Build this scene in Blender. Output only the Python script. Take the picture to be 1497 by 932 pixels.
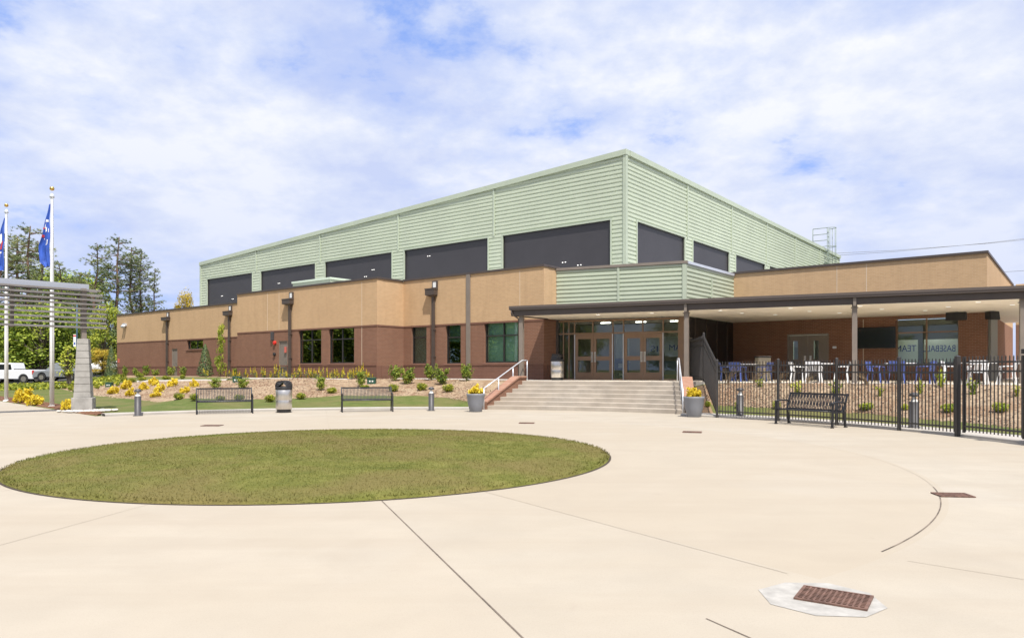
import bpy, bmesh, math, random
from mathutils import Vector, Matrix
R = math.radians
sc = bpy.context.scene
for o in list(bpy.data.objects): bpy.data.objects.remove(o)
COL = sc.collection

# ------------------------------------------------------------------ camera, sky, sun, exposure
F, HY, CX, EYE = 1053.0, 540.0, 748.5, 1.55          # survey of the photograph: focal length, horizon, centre, eye height
cd = bpy.data.cameras.new('camera'); cam = bpy.data.objects.new('camera', cd); COL.objects.link(cam)
cam.location = (0, 0, EYE); cam.rotation_euler = (R(90), 0, 0)
cd.sensor_width = 36; cd.lens = 36*F/1497; cd.shift_y = (HY-466)/1497; cd.clip_start = .1; cd.clip_end = 4000
sc.camera = cam

SUN = Vector((.15, -.455, .875)).normalized()
sd = bpy.data.lights.new('sun', 'SUN'); sun = bpy.data.objects.new('sun', sd); COL.objects.link(sun)
sun.rotation_euler = SUN.to_track_quat('Z', 'Y').to_euler(); sun.location = (10, -20, 40)
sd.energy = 4.3; sd.angle = R(.53); sd.color = (1, .95, .87)

w = bpy.data.worlds.new('World'); sc.world = w; w.use_nodes = True
nt = w.node_tree; nt.nodes.clear()
def N(t, k, **kw):
    n = t.nodes.new(k)
    for a, b in kw.items(): setattr(n, a, b)
    return n
def math_node(t, op, a, b=None, clamp=False):
    n = N(t, 'ShaderNodeMath', operation=op, use_clamp=clamp)
    for i, x in enumerate((a, b)):
        if x is None: continue
        if isinstance(x, (int, float)): n.inputs[i].default_value = x
        else: t.links.new(x, n.inputs[i])
    return n.outputs[0]
def mixc(t, f, a, b, bt='MIX'):
    n = N(t, 'ShaderNodeMix', data_type='RGBA', blend_type=bt)
    for i, x in ((0, f), (6, a), (7, b)):
        if isinstance(x, (int, float)): n.inputs[i].default_value = x
        elif isinstance(x, tuple): n.inputs[i].default_value = (*x[:3], 1)
        else: t.links.new(x, n.inputs[i])
    return n.outputs[2]
def ramp(t, f, stops):
    n = N(t, 'ShaderNodeValToRGB'); e = n.color_ramp.elements
    while len(e) < len(stops): e.new(.5)
    for k, (p, c) in enumerate(stops):
        e[k].position = p; e[k].color = (*c, 1) if isinstance(c, tuple) else (c, c, c, 1)
    t.links.new(f, n.inputs[0]); return n.outputs[0]
def noise(t, vec, scale, detail=4, rough=.55, dist=0.0):
    n = N(t, 'ShaderNodeTexNoise'); n.inputs['Scale'].default_value = scale; n.inputs['Detail'].default_value = detail
    n.inputs['Roughness'].default_value = rough; n.inputs['Distortion'].default_value = dist
    if vec is not None: t.links.new(vec, n.inputs['Vector'])
    return n.outputs['Fac']
sky = N(nt, 'ShaderNodeTexSky', sky_type='NISHITA', sun_disc=False)
sky.sun_elevation = math.asin(SUN.z); sky.sun_rotation = math.atan2(SUN.x, SUN.y); sky.air_density = 1.0; sky.dust_density = .6; sky.ozone_density = 2.5
tc = N(nt, 'ShaderNodeTexCoord'); sx = N(nt, 'ShaderNodeSeparateXYZ'); nt.links.new(tc.outputs['Generated'], sx.inputs[0])
zz = math_node(nt, 'ADD', math_node(nt, 'MAXIMUM', sx.outputs[2], 0.0), .26)
cv = N(nt, 'ShaderNodeCombineXYZ')
nt.links.new(math_node(nt, 'DIVIDE', sx.outputs[0], zz), cv.inputs[0]); nt.links.new(math_node(nt, 'DIVIDE', sx.outputs[1], zz), cv.inputs[1])
cv.inputs[2].default_value = 5.2
n1 = noise(nt, cv.outputs[0], 1.25, 8, .58, .0)
n2 = noise(nt, cv.outputs[0], 4.6, 7, .62, .1)
n3 = noise(nt, cv.outputs[0], 2.6, 7, .6, .0)
cf = math_node(nt, 'ADD', math_node(nt, 'MULTIPLY', n1, .72), math_node(nt, 'MULTIPLY', n2, .28))
cover = ramp(nt, cf, [(.39, .0), (.45, .7), (.53, 1.0)])
ccol = ramp(nt, n3, [(.36, (4.7, 5.3, 7.3)), (.5, (6.1, 6.5, 7.6)), (.60, (7.3, 7.45, 7.9))])
skyb = mixc(nt, 1.0, sky.outputs[0], (1.25, 1.3, 1.75), 'MULTIPLY')
skyb = mixc(nt, .75, skyb, (2.1, 3.5, 7.6))
cl = mixc(nt, cover, skyb, ccol)
hz = ramp(nt, sx.outputs[2], [(0.0, 1.0), (.34, 0.0)])
cl = mixc(nt, math_node(nt, 'MULTIPLY', hz, .8), cl, (4.5, 5.2, 7.4))
bg = N(nt, 'ShaderNodeBackground'); bg.inputs[1].default_value = .085
wo = N(nt, 'ShaderNodeOutputWorld'); nt.links.new(cl, bg.inputs[0]); nt.links.new(bg.outputs[0], wo.inputs[0])
vs = sc.view_settings; vs.view_transform = 'Standard'; vs.look = 'None'; vs.gamma = 1; vs.use_curve_mapping = False; vs.exposure = .62
try: sc.cycles.max_bounces = 8; sc.cycles.transparent_max_bounces = 16
except Exception: pass

# ------------------------------------------------------------------ materials
MATS = {}
def pmat(name, col, rough=.7, metal=0.0, var=.0, vscale=3.0, col2=None, bump=0.0, bscale=30.0, spec=.5, detail=4, extra=None, stretch=None):
    if name in MATS: return MATS[name]
    m = bpy.data.materials.new(name); m.use_nodes = True; t = m.node_tree
    b = t.nodes['Principled BSDF']; b.inputs['Roughness'].default_value = rough; b.inputs['Metallic'].default_value = metal
    b.inputs['Specular IOR Level'].default_value = spec
    b.inputs['Base Color'].default_value = (*col, 1)
    tcx = N(t, 'ShaderNodeTexCoord'); vec = tcx.outputs['Object']
    if stretch:
        mp = N(t, 'ShaderNodeMapping'); mp.inputs['Scale'].default_value = stretch; t.links.new(vec, mp.inputs[0]); vec = mp.outputs[0]
    out = None
    if var or col2:
        f = noise(t, vec, vscale, detail, .6)
        c2 = col2 or tuple(min(1, x*(1-var)) for x in col); c1 = col if col2 else tuple(min(1, x*(1+var*.5)) for x in col)
        out = ramp(t, f, [(.35, c2), (.65, c1)])
    if extra: out = extra(t, vec, out)
    if out is not None: t.links.new(out, b.inputs['Base Color'])
    if bump:
        bn = N(t, 'ShaderNodeBump'); bn.inputs['Strength'].default_value = bump; bn.inputs['Distance'].default_value = .02
        t.links.new(noise(t, vec, bscale, 5, .6), bn.inputs['Height']); t.links.new(bn.outputs[0], b.inputs['Normal'])
    MATS[name] = m; return m

def brick_mat(name, c1, c2, mortar, bw=.2, bh=.067, bumps=.4, big=None):
    m = bpy.data.materials.new(name); m.use_nodes = True; t = m.node_tree; b = t.nodes['Principled BSDF']
    b.inputs['Roughness'].default_value = .85; b.inputs['Specular IOR Level'].default_value = .25
    tcx = N(t, 'ShaderNodeTexCoord'); s = N(t, 'ShaderNodeSeparateXYZ'); t.links.new(tcx.outputs['Object'], s.inputs[0])
    c = N(t, 'ShaderNodeCombineXYZ'); t.links.new(math_node(t, 'ADD', s.outputs[0], s.outputs[1]), c.inputs[0]); t.links.new(s.outputs[2], c.inputs[1])
    br = N(t, 'ShaderNodeTexBrick'); t.links.new(c.outputs[0], br.inputs['Vector'])
    br.inputs['Scale'].default_value = 1; br.inputs['Brick Width'].default_value = bw; br.inputs['Row Height'].default_value = bh
    br.inputs['Mortar Size'].default_value = .009; br.inputs['Bias'].default_value = 0
    for k, q in (('Color1', c1), ('Color2', c2), ('Mortar', mortar)): br.inputs[k].default_value = (*q, 1)
    f = noise(t, tcx.outputs['Object'], .6, 5, .6); f2 = noise(t, tcx.outputs['Object'], 5, 3, .6)
    o = mixc(t, math_node(t, 'MULTIPLY', ramp(t, f, [(.35, 0.0), (.7, 1.0)]), .22), br.outputs['Color'], tuple(x*.72 for x in c2))
    o = mixc(t, math_node(t, 'MULTIPLY', ramp(t, f2, [(.4, 0.0), (.7, 1.0)]), .15), o, tuple(min(1, x*1.25) for x in c1))
    mp = N(t, 'ShaderNodeMapping'); mp.inputs['Scale'].default_value = (1.6, 1.6, .12); t.links.new(tcx.outputs['Object'], mp.inputs[0])
    f3 = noise(t, mp.outputs[0], 1.6, 5, .65); o = mixc(t, math_node(t, 'MULTIPLY', ramp(t, f3, [(.5, 0.0), (.72, 1.0)]), .20), o, tuple(x*.62 for x in c2))
    t.links.new(o, b.inputs['Base Color'])
    bn = N(t, 'ShaderNodeBump'); bn.inputs['Strength'].default_value = bumps; bn.inputs['Distance'].default_value = .006; bn.invert = True
    t.links.new(br.outputs['Fac'], bn.inputs['Height']); t.links.new(bn.outputs[0], b.inputs['Normal'])
    MATS[name] = m; return m

def leaf_mat(name, ca, cb, cc=None, scale=2.5, trans=.35):
    m = bpy.data.materials.new(name); m.use_nodes = True; t = m.node_tree; b = t.nodes['Principled BSDF']
    b.inputs['Roughness'].default_value = .6; b.inputs['Specular IOR Level'].default_value = .3
    g = N(t, 'ShaderNodeNewGeometry'); oi = N(t, 'ShaderNodeObjectInfo')
    f = math_node(t, 'ADD', noise(t, g.outputs['Position'], scale, 3, .7), math_node(t, 'MULTIPLY', math_node(t, 'SUBTRACT', g.outputs['Random Per Island'], .5), .45))
    f = math_node(t, 'ADD', f, math_node(t, 'MULTIPLY', math_node(t, 'SUBTRACT', oi.outputs['Random'], .5), .15))
    o = ramp(t, f, [(.3, ca), (.52, cb), (.75, cc or cb)])
    t.links.new(o, b.inputs['Base Color'])
    tr = N(t, 'ShaderNodeBsdfTranslucent'); t.links.new(o, tr.inputs[0]); mx = N(t, 'ShaderNodeMixShader'); mx.inputs[0].default_value = trans
    t.links.new(b.outputs[0], mx.inputs[1]); t.links.new(tr.outputs[0], mx.inputs[2])
    t.links.new(mx.outputs[0], t.nodes['Material Output'].inputs[0]); MATS[name] = m; return m

def glass_mat(name, tint, boost=1.0, rough=.0):
    m = bpy.data.materials.new(name); m.use_nodes = True; t = m.node_tree; t.nodes.remove(t.nodes['Principled BSDF'])
    tr = N(t, 'ShaderNodeBsdfTransparent'); tr.inputs[0].default_value = (*tint, 1)
    gl = N(t, 'ShaderNodeBsdfGlossy'); gl.inputs['Roughness'].default_value = rough; gl.inputs[0].default_value = (.9, .95, .93, 1)
    fr = N(t, 'ShaderNodeFresnel'); fr.inputs[0].default_value = 1.55
    mx = N(t, 'ShaderNodeMixShader'); t.links.new(math_node(t, 'MULTIPLY', fr.outputs[0], boost, True), mx.inputs[0])
    t.links.new(tr.outputs[0], mx.inputs[1]); t.links.new(gl.outputs[0], mx.inputs[2])
    t.links.new(mx.outputs[0], t.nodes['Material Output'].inputs[0]); MATS[name] = m; return m

def emis_mat(name, col, s):
    m = bpy.data.materials.new(name); m.use_nodes = True; b = m.node_tree.nodes['Principled BSDF']
    b.inputs['Emission Color'].default_value = (*col, 1); b.inputs['Emission Strength'].default_value = s; MATS[name] = m; return m

def concrete_extra(stain, dark, light=None):
    def f(t, vec, out):
        a = noise(t, vec, .16, 6, .62, .6); o = mixc(t, math_node(t, 'MULTIPLY', ramp(t, a, [(.42, 0.0), (.66, 1.0)]), .75), out, stain)
        b = noise(t, vec, .5, 5, .6, 1.2); o = mixc(t, math_node(t, 'MULTIPLY', ramp(t, b, [(.56, 0.0), (.74, 1.0)]), .4), o, dark)
        c = noise(t, vec, 60, 2, .5); o = mixc(t, math_node(t, 'MULTIPLY', ramp(t, c, [(.3, 1.0), (.5, 0.0)]), .10), o, tuple(x*.7 for x in dark))
        if light is not None:
            d = noise(t, vec, .33, 4, .5, .8); o = mixc(t, math_node(t, 'MULTIPLY', ramp(t, d, [(.58, 0.0), (.7, 1.0)]), .5), o, light)
        return o
    return f
def plaza_extra(t, vec, out):
    o = concrete_extra((.365, .312, .24), (.32, .28, .225), (.41, .375, .32))(t, vec, out)
    s_ = N(t, 'ShaderNodeSeparateXYZ'); t.links.new(vec, s_.inputs[0])
    dx, dy = math_node(t, 'SUBTRACT', s_.outputs[0], -3.3), math_node(t, 'SUBTRACT', s_.outputs[1], 13.3)
    rr = math_node(t, 'SQRT', math_node(t, 'ADD', math_node(t, 'MULTIPLY', dx, dx), math_node(t, 'MULTIPLY', dy, dy)))
    an = math_node(t, 'ARCTAN2', dy, dx)
    inner = math_node(t, 'LESS_THAN', rr, 9.72)
    o = mixc(t, math_node(t, 'MULTIPLY', math_node(t, 'MULTIPLY', inner, math_node(t, 'GREATER_THAN', an, R(-55))), .42), o, (.36, .305, .232))
    o = mixc(t, math_node(t, 'MULTIPLY', math_node(t, 'LESS_THAN', an, R(-69.8)), .22), o, (.40, .34, .265))
    f = noise(t, vec, 130, 3, .6); o = mixc(t, math_node(t, 'MULTIPLY', ramp(t, f, [(.30, 1.0), (.46, 0.0)]), .35), o, (.25, .21, .165))
    mp = N(t, 'ShaderNodeMapping'); mp.inputs['Rotation'].default_value = (0, 0, R(38)); mp.inputs['Scale'].default_value = (.12, 1.3, 1); t.links.new(vec, mp.inputs[0])
    f = noise(t, mp.outputs[0], 1.0, 5, .6); o = mixc(t, math_node(t, 'MULTIPLY', ramp(t, f, [(.48, 0.0), (.64, 1.0)]), .38), o, (.335, .285, .222))
    f = noise(t, vec, 1.1, 8, .72, 2.0); o = mixc(t, math_node(t, 'MULTIPLY', ramp(t, f, [(.60, 0.0), (.78, 1.0)]), .35), o, (.30, .25, .20))
    return o
M = dict(
 plaza=pmat('plaza_concrete', (.385, .342, .278), .85, var=.06, vscale=1.2, bump=.08, bscale=80, spec=.25, extra=plaza_extra),
 conc=pmat('pale_concrete', (.42, .395, .36), .85, var=.10, vscale=2.0, bump=.1, bscale=60, spec=.25, extra=concrete_extra((.39, .355, .31), (.32, .29, .26))),
 step=pmat('step_concrete', (.40, .355, .30), .85, var=.16, vscale=1.6, bump=.1, bscale=60, spec=.25, extra=concrete_extra((.36, .30, .235), (.27, .235, .2))),
 pier=pmat('pier_concrete', (.36, .345, .32), .9, var=.25, vscale=2.5, bump=.25, bscale=25, spec=.2, extra=concrete_extra((.30, .285, .26), (.22, .21, .195))),
 joint=pmat('joint_dark', (.17, .135, .105), .95, var=.5, vscale=3),
 tan=brick_mat('tan_brick', (.53, .352, .198), (.475, .312, .172), (.53, .385, .245), bumps=.15),
 brick=brick_mat('red_brick', (.235, .115, .072), (.19, .09, .057), (.27, .18, .13)),
 brickbase=brick_mat('red_brick_base', (.195, .092, .062), (.155, .072, .05), (.2, .13, .10)),
 brickcap=brick_mat('red_brick_cap', (.36, .19, .125), (.30, .15, .10), (.33, .23, .18)),
 green=pmat('green_metal', (.475, .525, .405), .5, 0, var=.05, vscale=.5, spec=.5),
 greentrim=pmat('green_trim', (.42, .47, .365), .4, 0, var=.05, vscale=1),
 bronze=pmat('bronze_metal', (.075, .058, .050), .42, .0, var=.10, vscale=2),
 bronze2=pmat('bronze_post', (.215, .18, .15), .42, .0, var=.08, vscale=2),
 soffit=pmat('soffit_panel', (.92, .84, .70), .6, var=.03, vscale=1),
 screen=pmat('dark_screen', (.042, .039, .044), .5, var=.08, vscale=.6),
 frame=pmat('dark_frame', (.028, .026, .025), .4),
 doorframe=pmat('door_bronze', (.26, .165, .105), .4, .0, var=.1, vscale=2),
 greydoor=pmat('taupe_door', (.20, .17, .145), .5, var=.06, vscale=2),
 steel=pmat('brushed_steel', (.62, .59, .55), .32, .9, var=.08, vscale=6, stretch=(1, 1, .05)),
 galv=pmat('galvanised_rail', (.62, .65, .70), .35, .35, var=.05, vscale=4),
 white=pmat('white_paint', (.78, .78, .76), .4, var=.03, vscale=2),
 gold=pmat('gold_ball', (.75, .5, .16), .25, 1.0),
 black=pmat('black_powdercoat', (.018, .018, .022), .45, var=.2, vscale=5),
 fence=pmat('fence_charcoal', (.040, .037, .036), .45, var=.15, vscale=4),
 plastic=pmat('black_plastic', (.02, .02, .022), .5),
 bollard=pmat('bollard_grey', (.06, .057, .06), .5, var=.1, vscale=4),
 lens=pmat('bollard_lens', (.75, .74, .70), .25),
 pot=pmat('pot_grey', (.20, .208, .23), .55, var=.06, vscale=5),
 soil=pmat('potting_soil', (.05, .035, .025), .95, var=.3, vscale=20),
 mulch=pmat('pine_mulch', (.38, .285, .19), .95, bump=1.0, bscale=9, spec=.15, var=.35, vscale=7, detail=8,
   extra=lambda t, v, o: mixc(t, ramp(t, noise(t, v, .5, 6, .7, .8), [(.44, 0.0), (.58, .8)]), mixc(t, ramp(t, noise(t, v, 8, 6, .75), [(.34, .8), (.52, 0.0)]), o, (.22, .16, .105)), (.215, .135, .08))),
 chip=pmat('straw_chip', (.37, .28, .19), .9, var=.35, vscale=1.5), chipdark=pmat('bark_chip', (.19, .105, .066), .9, var=.4, vscale=3),
 mulchdark=pmat('bark_mulch', (.17, .085, .05), .95, bump=.8, bscale=20, spec=.15, var=.5, vscale=12),
 asphalt=pmat('asphalt', (.06, .06, .062), .9, var=.15, vscale=2),
 cobble=pmat('pale_cobble', (.62, .58, .52), .8, var=.2, vscale=8),
 bark=pmat('pine_bark', (.17, .105, .075), .95, var=.35, vscale=2, bump=.5, bscale=8),
 barkg=pmat('grey_bark', (.13, .105, .085), .95, var=.35, vscale=3),
 blue=pmat('blue_plastic', (.07, .11, .34), .45), chairwhite=pmat('white_plastic', (.80, .80, .80), .4),
 flagblue=pmat('flag_blue', (.025, .085, .42), .7, var=.25, vscale=3), flagred=pmat('flag_red', (.55, .05, .05), .7), flagwhite=pmat('flag_white', (.75, .76, .80), .7),
 carwhite=pmat('car_white', (.76, .77, .78), .22, spec=.6), carsilver=pmat('car_silver', (.36, .38, .41), .28, .5), tyre=pmat('tyre_rubber', (.02, .02, .02), .8), carglass=pmat('car_glass', (.015, .018, .02), .06, spec=.8),
 redlamp=pmat('red_lamp', (.5, .02, .02), .3), redsign=pmat('red_sign', (.55, .13, .10), .5), alarm=pmat('alarm_red', (.62, .03, .02), .35),
 grate=pmat('rusty_grate', (.17, .095, .07), .8, .2, var=.4, vscale=14), pit=pmat('drain_pit', (.03, .022, .019), .9),
 blind=pmat('teal_blind', (.42, .56, .50), .8, var=.06, vscale=2), room=pmat('room_beige', (.52, .46, .38), .9), roomdark=pmat('room_darkness', (.03, .03, .03), .9), roomfloor=pmat('room_floor', (.22, .2, .19), .3),
 ink=pmat('blue_ink', (.03, .05, .34), .6), board=pmat('white_board', (.8, .8, .77), .7), poster=pmat('blue_poster', (.03, .06, .25), .6),
 screenoff=pmat('tv_glass', (.008, .008, .010), .12), greenbox=pmat('utility_green', (.02, .075, .05), .5), roofing=pmat('roof_membrane', (.5, .5, .48), .9), wire=pmat('wire_dark', (.2, .2, .22), .6),
 beige=pmat('beige_bin', (.42, .38, .30), .6), louver=pmat('louver_aluminium', (.24, .215, .195), .4, .35, var=.15, vscale=2), louverbeam=pmat('beam_steel', (.40, .42, .47), .4, .3),
 laddergreen=pmat('ladder_green', (.20, .25, .21), .5),
 downlight=emis_mat('downlight_lens', (1, .95, .85), .5), hall_glint=emis_mat('hall_glint', (1, .97, .9), 1.5), lobby_lamp=emis_mat('lobby_lamp', (1, .94, .85), 7),
 glass=glass_mat('window_glass', (.84, .92, .88), .9), darkglass=glass_mat('dark_window_glass', (.6, .7, .66), 3.6), doorglass=glass_mat('door_glass', (.74, .78, .76), 1.3),
)
def grass_mat(name, a, b, c, brown, bs=.35):
    m = bpy.data.materials.new(name); m.use_nodes = True; t = m.node_tree; p = t.nodes['Principled BSDF']
    p.inputs['Roughness'].default_value = .85; p.inputs['Specular IOR Level'].default_value = .15
    g = N(t, 'ShaderNodeNewGeometry'); v = g.outputs['Position']
    o = ramp(t, noise(t, v, 2.2, 6, .7, .4), [(.3, a), (.52, b), (.72, c)])
    o = mixc(t, ramp(t, noise(t, v, bs, 5, .6, .5), [(.43, 0.0), (.6, .8)]), o, brown)
    o = mixc(t, math_node(t, 'MULTIPLY', ramp(t, noise(t, v, 45, 3, .7), [(.35, 1.0), (.55, 0.0)]), .45), o, tuple(x*.5 for x in a))
    t.links.new(o, p.inputs['Base Color'])
    bn = N(t, 'ShaderNodeBump'); bn.inputs['Strength'].default_value = .8; bn.inputs['Distance'].default_value = .03
    t.links.new(noise(t, v, 40, 4, .7), bn.inputs['Height']); t.links.new(bn.outputs[0], p.inputs['Normal']); MATS[name] = m; return m
M['lawn'] = grass_mat('zoysia_lawn', (.105, .118, .022), (.16, .162, .036), (.235, .222, .062), (.19, .15, .054), .42)
M['grass'] = grass_mat('verge_grass', (0.079, 0.108, 0.025), (0.115, 0.144, 0.036), (0.173, 0.18, 0.065), (0.18, 0.158, 0.065))
L_green = leaf_mat('leaf_green', (0.08, 0.14, 0.02), (0.24, 0.32, 0.045), (0.46, 0.48, 0.09), 4)
L_globe = leaf_mat('leaf_globe', (0.09, 0.13, 0.015), (0.27, 0.31, 0.03), (0.52, 0.5, 0.06), 6)
L_yellow = leaf_mat('leaf_yellow', (0.5, 0.36, 0.02), (0.8, 0.63, 0.04), (0.9, 0.78, 0.12), 5)
L_conifer = leaf_mat('leaf_conifer', (0.042, 0.077, 0.028), (0.084, 0.126, 0.042), (0.154, 0.182, 0.07), 4, .15)
L_pine = leaf_mat('leaf_pine', (0.1, 0.143, 0.066), (0.213, 0.262, 0.111), (0.425, 0.419, 0.177), .6, .2)
L_tree = leaf_mat('leaf_maple', (0.082, 0.143, 0.021), (0.228, 0.313, 0.042), (0.44, 0.504, 0.07), .7)
L_tree2 = leaf_mat('leaf_lime', (0.15, 0.21, 0.02), (0.36, 0.42, 0.05), (0.6, 0.6, 0.09), .8)
L_dark = leaf_mat('leaf_dark', (0.042, 0.074, 0.023), (0.105, 0.147, 0.049), (0.21, 0.252, 0.078), .6, .2)
L_gold = leaf_mat('leaf_gold', (0.286, 0.221, 0.026), (0.546, 0.403, 0.039), (0.715, 0.546, 0.078), .8)
L_dry = leaf_mat('leaf_dry', (.30, .21, .12), (.42, .31, .19), (.5, .4, .26), 5)

# ------------------------------------------------------------------ mesh helpers
class MB:
    def __init__(s): s.v = []; s.f = []; s.sm = []
    def add(s, vs, fs, smooth=False):
        b = len(s.v); s.v += [Vector(p) for p in vs]; s.f += [tuple(b+i for i in f) for f in fs]; s.sm += [smooth]*len(fs); return s
    def box(s, x0, x1, y0, y1, z0, z1, M4=None):
        if x0 > x1: x0, x1 = x1, x0
        if y0 > y1: y0, y1 = y1, y0
        if z0 > z1: z0, z1 = z1, z0
        vs = [Vector((x, y, z)) for z in (z0, z1) for y in (y0, y1) for x in (x0, x1)]
        if M4: vs = [M4 @ p for p in vs]
        return s.add(vs, [(0, 2, 3, 1), (4, 5, 7, 6), (0, 1, 5, 4), (2, 6, 7, 3), (0, 4, 6, 2), (1, 3, 7, 5)])
    def bar(s, a, b, wx, wy=None, up=(0, 0, 1)):
        a, b = Vector(a), Vector(b); wy = wy or wx; d = (b-a); L = d.length
        if L < 1e-6: return s
        d.normalize(); u = Vector(up)
        if abs(d.dot(u)) > .98: u = Vector((0, 1, 0))
        x = d.cross(u).normalized(); y = x.cross(d).normalized()
        vs = [p+x*(i*wx/2)+y*(j*wy/2) for p in (a, b) for j in (-1, 1) for i in (-1, 1)]
        return s.add(vs, [(0, 2, 3, 1), (4, 5, 7, 6), (0, 1, 5, 4), (2, 6, 7, 3), (0, 4, 6, 2), (1, 3, 7, 5)])
    def tube(s, pts, r, n=8, cap=True):
        pts = [Vector(p) for p in pts]; rs = r if isinstance(r, (list, tuple)) else [r]*len(pts)
        vs = []; ref = None
        for i, p in enumerate(pts):
            d = (pts[min(i+1, len(pts)-1)]-pts[max(i-1, 0)])
            d = d.normalized() if d.length > 1e-9 else Vector((0, 0, 1))
            if ref is None: ref = Vector((1, 0, 0)) if abs(d.x) < .8 else Vector((0, 1, 0))
            x = (ref-d*ref.dot(d)).normalized(); y = d.cross(x); ref = x
            vs += [p+(x*math.cos(2*math.pi*k/n)+y*math.sin(2*math.pi*k/n))*rs[i] for k in range(n)]
        fs = [(i*n+k, i*n+(k+1) % n, (i+1)*n+(k+1) % n, (i+1)*n+k) for i in range(len(pts)-1) for k in range(n)]
        s.add(vs, fs, True)
        if cap:
            b = len(s.v)-len(vs)
            s.f += [tuple(b+k for k in reversed(range(n))), tuple(b+(len(pts)-1)*n+k for k in range(n))]; s.sm += [False, False]
        return s
    def lathe(s, prof, n=24, c=(0, 0, 0), a0=0, a1=2*math.pi, smooth=True):
        full = abs(a1-a0-2*math.pi) < 1e-6; m = n if full else n+1
        vs = [(c[0]+r*math.cos(a0+(a1-a0)*k/n), c[1]+r*math.sin(a0+(a1-a0)*k/n), c[2]+z) for r, z in prof for k in range(m)]
        fs = [(i*m+k, i*m+(k+1) % m, (i+1)*m+(k+1) % m, (i+1)*m+k) for i in range(len(prof)-1) for k in range(n)]
        return s.add(vs, fs, smooth)
    def prism(s, pts, z0, z1):
        n = len(pts); a = sum(pts[i][0]*pts[(i+1) % n][1]-pts[(i+1) % n][0]*pts[i][1] for i in range(n))
        if a < 0: pts = list(reversed(pts))
        vs = [(p[0], p[1], z0) for p in pts]+[(p[0], p[1], z1) for p in pts]
        return s.add(vs, [tuple(reversed(range(n))), tuple(range(n, 2*n))]+[(i, (i+1) % n, n+(i+1) % n, n+i) for i in range(n)])
    def grid(s, rows, smooth=True):
        m = len(rows[0]); vs = [p for r in rows for p in r]
        return s.add(vs, [(i*m+k, i*m+k+1, (i+1)*m+k+1, (i+1)*m+k) for i in range(len(rows)-1) for k in range(m-1)], smooth)
    def leaf(s, p, n, size, asp=1.6, rng=random):
        n = Vector(n).normalized(); a = n.orthogonal().normalized(); a.rotate(Matrix.Rotation(rng.random()*6.283, 3, n)); b = n.cross(a)
        L, W = size*asp/2, size/2; p = Vector(p)
        return s.add([p-a*L, p+b*W, p+a*L, p-b*W], [(0, 1, 2, 3)])
    def build(s, name, mat, parent=None, bevel=0, local=None, seg=2):
        me = bpy.data.meshes.new(name); me.from_pydata([tuple(p) for p in s.v], [], s.f); me.update()
        if any(s.sm): me.polygons.foreach_set('use_smooth', s.sm)
        me.materials.append(mat); o = bpy.data.objects.new(name, me); COL.objects.link(o)
        if local is not None: me.transform(local)
        if parent: o.parent = parent
        if bevel:
            bm = o.modifiers.new('bevel', 'BEVEL'); bm.width = bevel; bm.segments = seg; bm.limit_method = 'ANGLE'
        return o
def tag(o, label=None, cat=None, group=None, kind=None):
    for k, v in (('label', label), ('category', cat), ('group', group), ('kind', kind)):
        if v: o[k] = v
    return o
def empty(name, loc=(0, 0, 0), rz=0):
    o = bpy.data.objects.new(name, None); COL.objects.link(o); o.location = loc; o.rotation_euler = (0, 0, rz); o.empty_display_size = .3; return o
def copy_tree(o, parent=None):
    c = o.copy(); COL.objects.link(c)
    if parent: c.parent = parent
    for ch in list(o.children): copy_tree(ch, c)
    return c
def struct(o): o['kind'] = 'structure'; return o
def text_mesh(s, size, depth=.004, mirror=False):
    cu = bpy.data.curves.new('t', 'FONT'); cu.body = s; cu.size = size; cu.extrude = depth; cu.align_x = 'CENTER'; cu.align_y = 'CENTER'
    o = bpy.data.objects.new('t', cu); COL.objects.link(o); dg = bpy.context.evaluated_depsgraph_get()
    me = bpy.data.meshes.new_from_object(o.evaluated_get(dg)); mb = MB()
    # front along -y, letters upright in xz
    mb.add([(-p.co.x if mirror else p.co.x, p.co.z, p.co.y) for p in me.vertices], [tuple(f.vertices) for f in me.polygons])
    bpy.data.objects.remove(o); bpy.data.meshes.remove(me); return mb

# ------------------------------------------------------------------ ground survey
PC = (-3.3, 13.3)                                     # centre of the round plaza
def pol(r, deg, z=None):
    p = (PC[0]+r*math.cos(R(deg)), PC[1]+r*math.sin(R(deg)))
    return p if z is None else (*p, z)
def interp(x, tab):
    if x <= tab[0][0]: return tab[0][1]
    for (a, b), (c, d) in zip(tab, tab[1:]):
        if x <= c: return b+(d-b)*(x-a)/(c-a)
    return tab[-1][1]
def sstep(x): x = max(0, min(1, x)); return x*x*(3-2*x)
WALKDEG = 134.6; WALKW = 11.0
we = Vector((math.cos(R(WALKDEG)), math.sin(R(WALKDEG)))); wn = Vector((-we.y, we.x))
FLOOR = 1.085
def ground_z(x, y):
    dx, dy = x-PC[0], y-PC[1]; r = math.hypot(dx, dy); ph = math.degrees(math.atan2(dy, dx))
    if ph < -100: ph += 360
    d = r-15.03
    s = dx*we.x+dy*we.y; wl = dx*wn.x+dy*wn.y
    if s > 0: d = min(d, max(-wl, wl-WALKW))
    if d <= .02: return -.05
    L = interp(ph, [(-30, 8), (0, 7), (15, 5.2), (30, 3.3), (50, 2.6), (80, 4.0), (90, 7), (105, 9), (118, 11), (130, 15), (150, 18)])
    A = interp(ph, [(-30, .9), (0, 1.04), (121.5, 1.04), (126.5, .5), (160, .4), (200, 0.0)]) if ph > -45 else 0
    q = max(0, min(1, d/L)); q = q*(1-.25)+sstep(q)*.25
    return .0+A*q
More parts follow.
